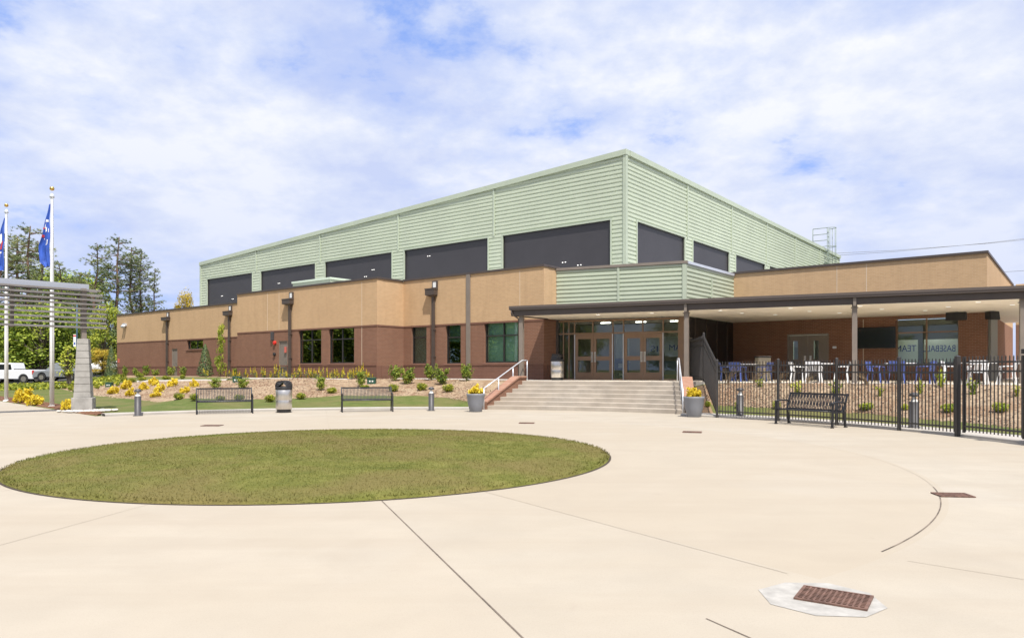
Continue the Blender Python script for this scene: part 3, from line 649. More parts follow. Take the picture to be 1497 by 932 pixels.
m.add([(FUL, VH, 1), (FUL, VHE, 1), (FUL, VHE, ZL-.3), (FUL, VH, ZL-.1)], [(0, 1, 2, 3)])
m.add([(UC0, VCc+.1, TOP-.35), (FUR+.1, VCc+.1, TOP-.35), (FUR+.1, VH-.01, TOP-.35), (UC0, VH-.01, TOP-.35)], [(0, 1, 2, 3)])
m.add([(UB0+.3, VB+.1, TOP-.352), (UA0-.1, VB+.1, TOP-.352), (UA0-.1, VCc+.1, TOP-.352), (UB0+.3, VCc+.1, TOP-.352)], [(0, 1, 2, 3)]); m.add([(UA0, VA+.1, TOP-.354), (UA1-.1, VA+.1, TOP-.354), (UA1-.1, VCc+.1, TOP-.354), (UA0, VCc+.1, TOP-.354)], [(0, 1, 2, 3)])
m.add([(UP0-.2, VH+.1, TOP-.35), (UP1-.1, VH+.1, TOP-.35), (UP1-.1, 60, TOP-.35), (UP0-6.1, 60, TOP-.35), (UP0-6.1, VH+.1, TOP-.35)], [(0, 1, 2, 3, 4)])
hb(m, 'roof', M['roofing'])
for (a, b, c_, d) in hw:
    p = hb(MB().box(a, b, VH+.06, VH+.09, c_, d), 'hall_window', M['screen'])
    m = MB().box(a, a+.06, VH+.0, VH+.055, c_, d).box(b-.06, b, VH+.0, VH+.055, c_, d).box(a+.06, b-.06, VH+.0, VH+.055, d-.06, d); hb(m, 'window_frame', M['frame'], p)
    rr = random.Random(int(a*10))
    for q in range(2):
        x = a+(b-a)*rr.uniform(.2, .9); z = c_+(d-c_)*rr.uniform(.35, .85)
        for j in range(2): hb(MB().box(x+j*.2, x+j*.2+.07, VH+.035, VH+.057, z, z+.03), 'window_glint', M['hall_glint'], p)  # glowing specks on the panel face, painted glints of the hall lights
for (a, b, c_, d) in hv:
    p = hb(MB().box(FUR-.09, FUR-.06, a, b, c_, d), 'hall_window', M['screen'])
    m = MB().box(FUR-.055, FUR, a, a+.06, c_, d).box(FUR-.055, FUR, b-.06, b, c_, d).box(FUR-.055, FUR, a+.06, b-.06, d-.06, d); hb(m, 'window_frame', M['frame'], p)
# green duct enclosure on the wing roof
vb = 29.2; uc = fu(483, vb); ul = fu(428, vb); m = MB(); zt = fz(483, 405, vb)
m.box(ul, uc, vb, fv(517, uc), TOP-.34, zt-.12); hb(m, 'roof_duct_box', M['greentrim']); hb(MB().box(ul-.06, uc+.06, vb-.06, fv(517, uc)+.06, zt-.12, zt), 'duct_box_lid', pmat('pale_green_lid', (.55, .63, .52), .5))
# caged roof ladder on the right flank
v0 = fv(1205, FUR); m = MB(); ztop = fzu(1206, 335, FUR); u_ = FUR+.35
for dv in (-.25, .25): m.tube([(u_, v0+dv, 6.3), (u_, v0+dv, ztop)], .035, 6)
z = 6.5
while z < ztop: m.tube([(u_, v0-.25, z), (u_, v0+.25, z)], .03, 6); z += .45
for z in (7, 9.5, 12): m.bar((FUR, v0-.25, z), (u_, v0-.25, z), .06); m.bar((FUR, v0+.25, z), (u_, v0+.25, z), .06)
lad = hb(m, 'roof_ladder', M['laddergreen'])
m = MB(); arc = [(u_+.75*math.sin(a), v0-.45*math.cos(a)) for a in [math.pi*k/8 for k in range(9)]]
for z in (9.5, 11, 12.4, 13.6, ztop): m.tube([(*p, z) for p in arc], .03, 6)
for p in arc[1::2]: m.tube([(*p, 9.5), (*p, ztop)], .025, 6)
for z in (ztop-1.8, ztop-1.2, ztop-.6, ztop): m.tube([(u_, v0-.45, z), (u_-1.3, v0-.45, z)], .035, 6)
m.tube([(u_-1.3, v0-.45, ZB), (u_-1.3, v0-.45, ztop)], .04, 6)
hb(m, 'ladder_cage', M['laddergreen'], lad)

# entrance pavilion, rotated, in world coordinates
P0, P1 = Vector((2.12, 34.10)), Vector((7.63, 31.70)); pd = (P1-P0).normalized(); pn = Vector((pd.y, -pd.x)); PL = (P1-P0).length   # pn points at the viewer
def ps(px): t = (px-CX)/F; return (t*P0.y-P0.x)/(pd.x-t*pd.y)
def pz(px, py): s = ps(px); return EYE+(HY-py)/F*(P0.y+pd.y*s)
PM = Matrix(((pd.x, -pn.x, 0, P0.x), (pd.y, -pn.y, 0, P0.y), (0, 0, 1, 0), (0, 0, 0, 1)))   # local: x along front, y inward, z up
def hbp(mb, name, mat, parent=None, bevel=0): return mb.build(name, mat, parent or hall, bevel, OFF @ TOUV @ PM)
gz0, gz1 = JT+.0, pz(1002, 381)
m = MB(); ribs(m, (0.0, 0), (PL-.05, 0), (0, -1), gz0, gz1-.12, .19, .048); hbp(m, 'metal_wall', M['green'])
m = MB(); s = ps(904.5); m.box(s-.05, s+.05, -.08, -.02, gz0, gz1-.13); m.box(PL-.12, PL+.06, -.08, .06, gz0, gz1-.13); hbp(m, 'metal_trim', M['greentrim'])
hbp(MB().box(-.15, PL+.1, -.1, .3, gz1-.12, gz1), 'coping', M['bronze2'])
Vc0 = VX*P1.x+VY*P1.y; Uc = UX*P1.x+UY*P1.y
m = MB(); ribs(m, (Uc, Vc0+.05), (Uc, VH), (1, 0), gz0, gz1-.14, .19, .048); hb(m, 'metal_wall', M['green'])
v = fv(1039, Uc); hb(MB().box(Uc+.01, Uc+.08, v-.05, v+.05, gz0, gz1-.5), 'metal_trim', M['greentrim'])
hb(MB().box(Uc-.3, Uc+.1, Vc0+.1, VH-.07, gz1-.122, gz1-.003), 'coping', M['galv'])
hb(MB().box(Uc-.2, Uc, Vc0+.12, VH, FLOOR-.1, JT-.01), 'dark_side_wall', pmat('dark_cladding', (.022, .019, .019), .35, var=.15, vscale=2))
m = MB()
for k in range(4): v = Vc0+1.0+k*1.25; m.box(Uc, Uc+.04, v-.04, v+.04, FLOOR, JT-.02)
hb(m, 'side_wall_rib', M['bronze'])
# entrance glazing
ZD, ZT0 = pz(905, 487.3), pz(905, 484.6); zf = FLOOR
xs = dict(a=ps(813)+.02, b=ps(839.3), c=ps(895.3), d=ps(910.8), e=ps(969), f=ps(991.7), g=PL)
m = MB(); fw = .05
for k in 'bcdef': m.box(xs[k]-fw/2, xs[k]+fw/2, .05, .17, zf, 3.86)
for px in (866, 939): m.box(ps(px)-.03, ps(px)+.03, .06, .16, ZD+.02, 3.86)
m.box(xs['a'], xs['f'], .055, .165, ZD, ZD+.07); m.box(xs['a'], xs['f'], .052, .168, 3.78, 3.87); m.box(xs['a'], xs['f'], .05, .17, zf-.02, zf+.05)
for px in (815, 823, 831): m.box(ps(px)-.025, ps(px)+.025, .06, .15, zf, 3.86)
ef = hbp(m, 'entrance_frame', M['doorframe'])
hbp(MB().box(xs['f']+.03, PL-.02, .02, .25, zf-.02, 3.9), 'entrance_jamb', M['doorframe'])
hbp(MB().box(-.25, .08, -.06, .2, zf-.02, 3.9), 'corner_post', M['bronze'])
for a, b, z0, z1 in ((xs['a'], xs['b'], zf+.05, 3.78), (xs['b'], xs['c'], ZD+.07, 3.78), (xs['c'], xs['d'], zf+.05, 3.78), (xs['d'], xs['e'], ZD+.07, 3.78), (xs['e'], xs['f'], zf+.05, 3.78)):
    hbp(MB().box(a, b, .10, .11, z0, z1), 'pane', M['doorglass'], ef)
for a, b in ((xs['b'], xs['c']), (xs['d'], xs['e'])):
    a, b = a+.035, b-.035; mid = (a+b)/2
    for i, (x0, x1) in enumerate(((a, mid-.004), (mid+.004, b))):
        st = .13; m = MB(); zm = zf+.98
        m.box(x0, x0+st, .07, .14, zf+.02, ZD-.01).box(x1-st, x1, .07, .14, zf+.02, ZD-.01).box(x0+st, x1-st, .07, .14, ZD-.22, ZD-.01).box(x0+st, x1-st, .07, .14, zf+.02, zf+.34).box(x0+st, x1-st, .07, .14, zm-.09, zm+.10)
        dr = hbp(m, 'door', M['doorframe'])
        hbp(MB().box(x0+st, x1-st, .10, .108, zf+.34, zm-.09).box(x0+st, x1-st, .10, .108, zm+.10, ZD-.22), 'pane', M['doorglass'], dr)
        hx = x1-.07 if i == 0 else x0+.07
        hbp(MB().box(hx-.045, hx+.045, .062, .07, zf+.82, zf+1.28).tube([(hx, .0, zf+.86), (hx, .0, zf+1.24)], .016, 8).bar((hx, 0, zf+.88), (hx, .065, zf+.88), .02).bar((hx, 0, zf+1.22), (hx, .065, zf+1.22), .02), 'handle', M['steel'], dr)
for px in (839.8, 895, 910.8, 969): s = ps(px); hbp(MB().box(s-.018, s+.018, .03, .05, zf, ZD), 'door_edge_strip', M['galv'])
# lobby
m = MB().box(-.2, PL-.2, 4.2, 4.3, zf, 3.95); hbp(m, 'lobby_wall', M['room'])
hbp(MB().box(-.3, -.2, .3, 4.3, zf, 3.95).box(PL-.3, PL-.2, .3, 4.2, zf, 3.95), 'lobby_wall', M['room']); hbp(MB().box(-.2, PL-.3, .2, 4.2, zf-.1, zf-.004), 'lobby_floor', M['roomfloor']); hbp(MB().box(-.3, PL-.1, .2, 4.3, 3.92, 3.97), 'lobby_ceiling', M['white'])
for x in (1.5, 3.3, 5.0): hbp(MB().box(x-.25, x+.25, 3.0, 3.1, 3.88, 3.91), 'lobby_lamp', M['lobby_lamp'])
m = MB().box(ps(846), ps(852), 2.2, 2.24, pz(850, 507), pz(850, 497)); hbp(m, 'wall_poster', M['poster'])
hbp(MB().box(ps(885), ps(892), 1.6, 1.66, zf, zf+1.0), 'lobby_banner', M['poster'])
x0, x1 = xs['c']+.04, xs['d']-.04; hbp(MB().box(x0-.1, x1+.1, .8, .83, zf+.1, zf+.98), 'lobby_banner', M['poster']); hbp(MB().box(x0+.05, x0+.3, .78, .795, zf+.2, zf+.3).lathe([(.05, 0), (.11, 0)], 16, (0, 0, 0)).box(x0+.02, x0+.22, .78, .795, zf+.55, zf+.75), 'banner_mark', M['board'])
hbp(MB().box(x0-.1, x1+.1, .9, .92, zf+1.0, zf+2.1), 'lobby_board', M['board'])
x0, x1 = ps(943), ps(993); hbp(MB().box(x0, x1, .85, .88, pz(970, 520), pz(970, 490.5)), 'lobby_board', M['board']); hbp(MB().box(x0, x1, .9, .93, zf+.25, pz(970, 527)), 'lobby_board', pmat('pale_blue_board', (.32, .37, .45), .6))
for s_, a, b, py in (('SIS', 945, 965, 509.5), ('MA', 972.5, 990, 507.5)):
    ua, ub = ps(a), ps(b); tm = text_mesh(s_, .48, .003, s_ == 'SIS'); xx = [p.x for p in tm.v]; k = (ub-ua)/(max(xx)-min(xx)); zc = pz((a+b)/2, py)
    tm.v = [Vector(((ua+ub)/2+p.x*k, .835+p.y, zc+p.z*.8)) for p in tm.v]; hbp(tm, 'board_letters', M['ink'])
# canopy
CA, CB = Vector((-.04, 31.1)), Vector((19.6, 31.1-.4575*19.64)); cdv = (CB-CA).normalized(); cn = Vector((cdv.y, -cdv.x)); cw = -cn
CT, CS, CFB = 4.28, 3.90, 3.86
def cpt(s, d, z): p = CA+cdv*s+cw*d; return (p.x, p.y, z)
CL = (CB-CA).length
vd = Vector((VX, VY))
def hit_v(p, V):           # walk from p along v to the plane V
    k = V-(p.x*VX+p.y*VY); q = p+vd*k; return (q.x, q.y)
poly = [tuple(CA+cdv*.12+cw*.02), tuple(CB+cw*.02), tuple(CB+vd*18), UV(UP1+4.6, 44), UV(UP1+.01, 44), UV(UP1+.01, VH-.01), UV(Uc+.01, VH-.01), (P1.x+.02, P1.y-.02), (P0.x, P0.y-.02), UV(UA1+.06, 28.1), UV(UA1+.06, VA-.06)]
poly.append(tuple(Vector(hit_v(CA+cdv*.12+cw*.02, VA-.06))))
can = hbw(MB().prism(poly, CT-.16, CT-.05), 'canopy', M['bronze'])
hbw(MB().prism(poly, CS, CS+.1), 'soffit', M['soffit'], can)
m = MB(); fr = MB()
m.prism([cpt(0, 0, 0)[:2], cpt(CL, 0, 0)[:2], cpt(CL, .12, 0)[:2], cpt(0, .12, 0)[:2]], CFB, CT-.10)
e0 = cpt(0, .12, 0)[:2]; e1 = hit_v(Vector(e0), VA-.06); e2 = Vector(e1)+Vector((cdv.x, cdv.y))*.12
m.prism([e0, e1, tuple(e2), cpt(.12, .12, 0)[:2]], CFB+.002, CT-.102)
hbw(m, 'fascia', M['bronze'], can)
m = MB(); m.prism([cpt(-.05, -.13, 0)[:2], cpt(CL, -.13, 0)[:2], cpt(CL, .3, 0)[:2], cpt(-.05, .3, 0)[:2]], CT-.098, CT); m.prism([cpt(-.05, -.11, 0)[:2], cpt(CL, -.11, 0)[:2], cpt(CL, -.002, 0)[:2], cpt(-.05, -.002, 0)[:2]], CT-.17, CT-.1); hbw(m, 'gutter', pmat('gutter_bronze', (.10, .08, .07), .4), can)
m = MB(); m.tube([cpt(.05, -.06, CT-.15), cpt(.05, -.06, CT-.32), cpt(.3, .15, CT-.55), cpt(.3, .15, FLOOR)], .04, 8); hbw(m, 'gutter_downpipe', M['bronze'], can)
def cs(px, d=.2):
    t = (px-CX)/F; b = CA+cw*d; return (t*b.y-b.x)/(cdv.x-t*cdv.y)
for px in (762.5, 1003.7, 1249.3, 1495):
    s = cs(px); m = MB(); fl = MB()
    a = Vector(cpt(s, .2, 0)); ax, ay = Vector((cdv.x, cdv.y, 0)), Vector((cw.x, cw.y, 0)); w2 = .085
    def bx(m, hx, hy, z0, z1): m.prism([tuple((a+ax*i*hx+ay*j*hy)[:2]) for i, j in ((-1, -1), (1, -1), (1, 1), (-1, 1))], z0, z1)
    bx(m, w2, .09, FLOOR, CS-.02)
    bx(m, .16, .16, FLOOR, FLOOR+.02); bx(m, .12, .11, CS-.16, CS-.13)
    cl_ = hbw(m, 'column', M['bronze2'], can)
    if 900 < px < 1400:
        a = Vector(cpt(s, -.02, 0)); k = MB(); bx(k, .05, .03, CFB-.06, CT-.18); hbw(k, 'fascia_bracket', M['bronze2'], can)
for s, d in ((8.6, 1.2), (9.2, 3.0), (11.2, 1.2), (11.8, 3.1), (13.6, 1.3), (14.4, 3.2), (16.6, 3.0), (17.3, 1.3), (18.6, 3), (3.5, 1.3), (5.8, 1.4), (10.4, 4.4), (12.9, 4.6), (16.0, 4.6)):
    p = cpt(s, d, CS); dl = hbw(MB().lathe([(.001, -.012), (.075, -.012), (.085, 0)], 14, p), 'downlight', M['downlight'], can)
    ld = bpy.data.lights.new('downlight_lamp', 'SPOT'); lo = bpy.data.objects.new('downlight_lamp', ld); COL.objects.link(lo); lo.location = (p[0], p[1], CS-.05); ld.energy = 108; ld.spot_size = R(95); ld.spot_blend = 1; ld.shadow_soft_size = .08; ld.color = (1, .92, .8)
# ------------------------------------------------------------------ raised floor, steps
fl = [pol(17.16, a) for a in [77.6-22.2*k/20 for k in range(21)]]
land = fl+[(7.25, 27.4), (9.5, 26.0), (15.5, 22.1), (28, 14.1), (40, 30), (44, 44), (30, 62), UV(UP1-.2, 50), UV(UP1-.2, VH+.2), UV(Uc-.1, VH+.2), (P1.x-.1, P1.y+.25), (P0.x, P0.y+.3), UV(UA1-.3, 28.2), UV(UA1-.3, VA+.1), UV(UA1-1.6, VA+.1), (-.15, 30.9)]
struct(MB().prism(land, -.1, FLOOR).build('patio_floor', pmat('patio_concrete', (.58, .54, .48), .8, var=.1, vscale=2, bump=.1, bscale=60, spec=.25, extra=concrete_extra((.54, .49, .42), (.46, .42, .37)))))
stp = empty('entrance_steps', pol(15.0, 66, 0)); tag(stp, 'broad curved flight of seven pale concrete steps rising to the glass entrance', 'steps')
SO = Matrix.Translation(tuple(-x for x in pol(15.0, 66, 0)))
m = MB()
for i in range(1, 7):
    r0 = 15.0+.36*(i-1); z = .155*i
    ths = []
    for r in (r0, 17.2):
        t = (r-15.0)/2.16; t = min(t, 1); ths.append((81.0-3.4*t, 51.6+3.8*t))
    nn = 24; zb = .155*(i-1)-.02
    tl = (r0+.5-15.0)/2.16; l1, r1_ = 81.0-3.4*tl, 51.6+3.8*tl
    A = [ths[0][0]+(ths[0][1]-ths[0][0])*k/nn for k in range(nn+1)]; B = [l1+(r1_-l1)*k/nn for k in range(nn+1)]
    rows = [[pol(r0, a, zb) for a in A], [pol(r0-.0, a, z-.012) for a in A], [pol(r0+.012, a, z) for a in A], [pol(r0+.5, a, z) for a in B]]
    m.grid(rows, False)
m.build('step', M['step'], stp, 0, SO)
m = MB(); A = [77.6-22.2*k/24 for k in range(25)]; m.grid([[pol(17.145, a, .9) for a in A], [pol(17.145, a, FLOOR-.01) for a in A], [pol(17.157, a, FLOOR+.004) for a in A], [pol(17.6, a, FLOOR+.004) for a in A]], False); m.build('top_step', M['step'], stp, 0, SO)
def cheek(pa, pb, pc, out):
    pa, pb, pc = Vector(pa), Vector(pb), Vector(pc); o = Vector(out)
    def seg(w0, w1, lift, zlo):
        m = MB(); vs = []
        for p, z in ((pa, .24), (pb, 1.2), (pc, 1.2)):
            for w_, zz in ((w0, zlo), (w1, zlo), (w1, z+lift), (w0, z+lift)): vs.append((*(p+o*w_), zz))
        m.add(vs, [(0, 1, 2, 3), (11, 10, 9, 8)]+[(4*k+i, 4*k+4+i, 4*k+4+(i+1) % 4, 4*k+(i+1) % 4) for k in (0, 1) for i in range(4)]); return m
    seg(.02, .34, 0, -.1).build('cheek_wall', M['brick'], stp, 0, SO)
    m = MB(); vs = []
    for p, z in ((pa, .24), (pb, 1.2), (pc, 1.2)):
        for w_, zz in ((-.02, .002), (.38, .002), (.38, .085), (-.02, .085)): vs.append((*(p+o*w_), z+zz))
    m.add(vs, [(0, 1, 2, 3), (11, 10, 9, 8)]+[(4*k+i, 4*k+4+i, 4*k+4+(i+1) % 4, 4*k+(i+1) % 4) for k in (0, 1) for i in range(4)])
    m.build('cheek_cap', M['brickcap'], stp, .01, SO)
cheek((-.98, 28.05), (.30, 29.75), (.62, 30.35), (-.79, .61)); cheek((5.98, 24.85), (6.42, 27.2), (6.55, 27.9), (.98, -.18))
def handrail(name, pts, posts, label):
    b = posts[0][0]; r = empty(name, b); tag(r, label, 'handrail', 'handrails of the entrance steps'); o = Matrix.Translation(-Vector(b))
    MB().tube(pts, .024, 10).build('rail', M['galv'], r, 0, o)
    for a, c_ in posts: MB().tube([a, c_], .022, 8).build('post', M['galv'], r, 0, o)
a0, a1, a2 = Vector((-1.09, 27.9, .82)), Vector((.44, 30.65, 1.95)), Vector((.65, 31.0, 1.95)); L = lambda t: a0.lerp(a1, t)
def rp(t, z): p = L(t); return ((p.x, p.y, z), tuple(p))
handrail('handrail', [a0, L(.33), L(.66), a1, a2], [((a0.x, a0.y, 0), tuple(a0)), rp(.36, .31), rp(.74, .775), ((a2.x, a2.y, FLOOR), tuple(a2))], 'bare metal handrail on the left side of the entrance steps by the brick cheek')
a0, a1, a2 = Vector((5.87, 24.75, .82)), Vector((6.42, 27.7, 1.98)), Vector((6.5, 28.3, 1.98))
handrail('handrail', [a0, L(.33), L(.66), a1, a2], [((a0.x, a0.y, 0), tuple(a0)), rp(.4, .4), rp(.8, .93), ((a2.x, a2.y, FLOOR), tuple(a2))], 'bare metal handrail on the right side of the steps seen almost end on')

# ------------------------------------------------------------------ plaza furniture
def make_bench():
    r = empty('park_bench'); k = M['black']
    W = .9
    m = MB()
    n = 34
    for i in range(n):
        x = -W+.06+(2*W-.12)*i/(n-1); m.bar((x, -.02, .46), (x, .42, .435), .022, .008); m.bar((x, -.02, .46), (x, -.05, .42), .022, .008)
    m.tube([(-W, -.04, .43), (W, -.04, .43)], .018, 8); m.tube([(-W, .42, .42), (W, .42, .42)], .018, 8); m.build('seat', k, r)
    m = MB()
    for i in range(n): x = -W+.06+(2*W-.12)*i/(n-1); m.bar((x, .43, .44), (x, .57, .86), .024, .008, (0, 1, 0))
    m.bar((-W, .58, .875), (W, .58, .875), .03, .05); m.bar((-W, .43, .45), (W, .43, .45), .025, .03); m.build('backrest', k, r)
    for s in (-1, 1):
        x = s*(W+.01); m = MB(); m.bar((x, -.05, 0), (x, -.03, .66), .045, .05); m.bar((x, -.09, .015), (x, .0, .015), .05, .03); m.build('front_leg', k, r)
        m = MB(); m.bar((x, .50, 0), (x, .43, .45), .045, .05); m.bar((x, .43, .45), (x, .59, .90), .045, .04); m.bar((x, .46, .015), (x, .56, .015), .05, .03); m.build('rear_leg', k, r)
        m = MB(); m.tube([(x, .5, .66), (x, .2, .68), (x, -.03, .665), (x, -.06, .62)], .024, 8); m.build('armrest', k, r); MB().bar((x, -.04, .41), (x, .45, .41), .04, .04).build('side_rail', k, r)
    return r
b0 = make_bench()
for i, (x, y, a, lb) in enumerate(((-10.06, 25.25, 24, 'black slatted metal bench left of the bin, against the mulch bed'), (-5.30, 26.45, 16, 'black slatted metal bench between the bin and the steps, by the grey bollard'), (8.05, 19.85, -60, 'black slatted metal bench standing in front of the dark picket fence'))):
    o = b0 if i == 0 else copy_tree(b0); o.location = (x, y, 0); o.rotation_euler = (0, 0, R(a)); tag(o, lb, 'bench', 'slatted benches round the plaza')
def make_bin():
    r = empty('litter_bin')
    MB().lathe([(.001, 0), (.245, 0), (.25, .01), (.25, .12)], 28).build('base', M['plastic'], r)
    MB().lathe([(.27, .12), (.28, .13), (.285, .45), (.283, .455), (.287, .46), (.287, .82), (.27, .84)], 36).build('body', M['steel'], r)
    MB().lathe([(.283, .825), (.297, .83), (.3, .92), (.29, .925), (.001, .925)], 32).build('rim', M['plastic'], r)
    m = MB(); out = []; inn = []
    prof = [(-.29, .925), (-.285, 1.0), (-.24, 1.1), (-.15, 1.15), (0, 1.16), (.15, 1.15), (.24, 1.1), (.285, 1.0), (.29, .925)]
    hole = [(-.16, .95), (-.12, .97), (-.08, 1.01), (-.03, 1.07), (0, 1.085), (.03, 1.07), (.08, 1.01), (.12, .97), (.16, .95)]
    def D(x, z): return .27*math.sqrt(max(.05, 1-(x/.31)**2))*(1 if z < 1.02 else .85)
    for s in (-1, 1):
        m.grid([[(x, s*D(x, z), z) for x, z in prof], [(x, s*D(x, z)*.97, z) for x, z in hole]], False)
        m.add([(-.29, s*.08, .925), (-.16, s*.22, .95), (.16, s*.22, .95), (.29, s*.08, .925)], [(0, 1, 2, 3)])
    m.grid([[(x, -D(x, z), z) for x, z in prof], [(x, D(x, z), z) for x, z in prof]], False); m.grid([[(x, -D(x, z)*.97, z) for x, z in hole], [(x, D(x, z)*.97, z) for x, z in hole]], False)
    m.build('hood', M['plastic'], r); return r
b0 = make_bin()
for i, (p, a, lb) in enumerate(((spot(415, 602.5), 5, 'stainless steel litter bin with black hood between the two left benches'), (Vector((1.98, 31.55, FLOOR)), 60, 'stainless steel litter bin in the shade beside the glass entrance'))):
    o = b0 if i == 0 else copy_tree(b0); o.location = p; o.rotation_euler = (0, 0, R(a)); tag(o, lb, 'litter bin', 'steel litter bins')
def make_bollard():
    r = empty('bollard_light')
    MB().lathe([(.001, 0), (.15, 0), (.15, .02), (.105, .025), (.105, .66), (.10, .665), (.001, .665)], 24).build('post', M['bollard'], r)
    MB().lathe([(.085, .66), (.075, .7), (.04, .76), (.045, .80)], 20).build('lens', M['lens'], r)
    MB().lathe([(.04, .79), (.11, .80), (.112, .83), (.09, .88), (.04, .9), (.001, .9)], 24).build('cap', M['bollard'], r); return r
b0 = make_bollard()
for i, (p, lb) in enumerate(((spot(201.5, 607.5), 'grey bollard light on the plaza edge left of the left bench'), (spot(630.5, 600), 'grey bollard light between the second bench and the left planter'), (Vector((*pol(14.5, 42.8), .07)), 'brown grey bollard light just behind the fence near the corner post'), (Vector((*pol(14.5, 20.6), .07)), 'grey bollard light behind the fence post right of the bench'))):
    o = b0 if i == 0 else copy_tree(b0); o.location = p; tag(o, lb, 'bollard light', 'bollard lights round the plaza')

# ------------------------------------------------------------------ plants
def cloud(mb, rng, n, cx_, cy_, cz, rx, ry, rz, size, asp=1.6, shell=.5, up=.3):
    for _ in range(n):
        while True:
            d = Vector((rng.gauss(0, 1), rng.gauss(0, 1), rng.gauss(0, 1)))
            if d.length > 1e-3: break
        d.normalize(); r = 1-shell*rng.random()**1.5
        p = Vector((cx_+d.x*rx*r, cy_+d.y*ry*r, cz+d.z*rz*r)); nn = d+Vector((rng.gauss(0, .6), rng.gauss(0, .6), rng.gauss(0, .6)+up))
        mb.leaf(p, nn, size*rng.uniform(.7, 1.3), asp, rng)
def shrub_mesh(kind, seed):
    rng = random.Random(seed); m = MB()
    if kind == 'globe':
        for _ in range(9):
            a = rng.random()*6.28; r = .28*math.sqrt(rng.random()); cloud(m, rng, 70, r*math.cos(a), r*math.sin(a), .42+rng.uniform(-.12, .12), .24, .24, .3, .075)
        cloud(m, rng, 250, 0, 0, .38, .46, .46, .38, .07)
    elif kind == 'yellow':
        for _ in range(17):
            a = rng.random()*6.28; r = .46*math.sqrt(rng.random()); h = rng.uniform(.2, .85)*(1.05-.9*r); cloud(m, rng, 42, r*math.cos(a), r*math.sin(a), h, .13, .13, .2, .075, 2.6)
        cloud(m, rng, 90, 0, 0, .22, .4, .4, .22, .08, 2.0)
    elif kind == 'big':
        for _ in range(18):
            a = rng.random()*6.28; r = .36*math.sqrt(rng.random()); h = rng.uniform(.3, .9); cloud(m, rng, 34, r*math.cos(a), r*math.sin(a), h, .15, .15, .15, .07, 1.9)
        for _ in range(9):
            a = rng.random()*6.28; cloud(m, rng, 7, .45*math.cos(a), .45*math.sin(a), rng.uniform(.4, 1.02), .08, .08, .08, .06, 2)
        cloud(m, rng, 240, 0, 0, .38, .36, .36, .36, .07)
    elif kind == 'sprig':
        for _ in range(7):
            a = rng.random()*6.28; r = rng.uniform(.05, .3); h = rng.uniform(.6, 1)
            for k in range(16): t = k/15; m.leaf((r*t*math.cos(a)*1.4+rng.gauss(0, .05), r*t*math.sin(a)*1.4+rng.gauss(0, .05), h*t), (rng.gauss(0, 1), rng.gauss(0, 1), .6), .10, 1.8, rng)
    elif kind == 'cone':
        for _ in range(1500):
            t = rng.random()**1.3; a = rng.random()*6.28; r = (.5*(1-t)**.75*min(1, (t+.08)*6)+.02)*rng.uniform(.75, 1.05)
            m.leaf((r*math.cos(a), r*math.sin(a), t*1.0), (math.cos(a), math.sin(a), .9+rng.gauss(0, .4)), .035, 2.8, rng)
    elif kind == 'column':
        for _ in range(14):
            t = rng.random(); a = rng.random()*6.28; cloud(m, rng, 55, .26*math.cos(a)*(1-.65*t), .26*math.sin(a)*(1-.65*t), .08+t*.84, .15*(1-.4*t), .15*(1-.4*t), .08, .035, 1.7)
        cloud(m, rng, 250, 0, 0, .45, .22, .22, .5, .035)
    xs_ = sorted(math.hypot(p.x, p.y) for p in m.v); zs_ = sorted(p.z for p in m.v); kx = .5/xs_[int(len(xs_)*.97)]; kz = 1/zs_[int(len(zs_)*.985)]
    m.v = [Vector((p.x*kx, p.y*kx, p.z*kz)) for p in m.v]
    return m
def make_shrub(kind, seed, mat, name, part='foliage', trunk=True):
    r = empty(name); shrub_mesh(kind, seed).build(part, mat, r)
    if trunk:
        m = MB(); g = random.Random(seed)
        for _ in range(4): a = g.random()*6.28; m.tube([(0, 0, -.05), (.1*math.cos(a), .1*math.sin(a), .25), (.25*math.cos(a), .25*math.sin(a), .6)], [.022, .016, .008], 5, False)
        m.build('stems', M['barkg'], r)
    return r
PROT = {}
def shrub(kind, mat, name, px, py, w_, h_, label, cat, group, pos=None, seedn=3):
    rng = random.Random(int(px*13+py)); sd = rng.randrange(seedn); key = (kind, mat.name, sd, name)
    p = pos or spot(px, py); Y = p.y; s_w = w_*Y/F; s_h = h_*Y/F
    if key not in PROT: PROT[key] = o = make_shrub(kind, 10+sd, mat, name)
    else: o = copy_tree(PROT[key])
    o.location = p; o.scale = (s_w*1.08, s_w*1.08, s_h*1.08); o.rotation_euler = (0, 0, rng.random()*6.28); tag(o, label, cat, group); return o
def where(px):
    return ''
BIG = [(577.6, 557, 18, 21, 'left of the five loose green shrubs below the wing windows'), (595, 561.5, 21, 22, 'loose green shrub right of the leftmost one below the wing windows'), (630.6, 556, 19, 22, 'loose green shrub below the downpipe between two narrow windows'), (647, 562.5, 20, 22, 'loose green shrub nearest above the bollard light'), (683, 557, 18, 23, 'loose green shrub against the brick below the bronze strip'),
       (469, 571, 15, 18, 'upright green shrub between the bin and the second bench, below yellow flowers'), (528, 566, 14, 21, 'upright green shrub behind the left end of the second bench'), (354, 568.5, 17, 15, 'bushy green shrub behind the right end of the left bench'), (314, 568.5, 17, 14, 'bushy green shrub behind the left half of the left bench')]
for px, py, w_, h_, lb in BIG: shrub('big', L_green, 'green_shrub', px, py, w_, h_, lb, 'shrub', 'loose green shrubs in the mulch bed')
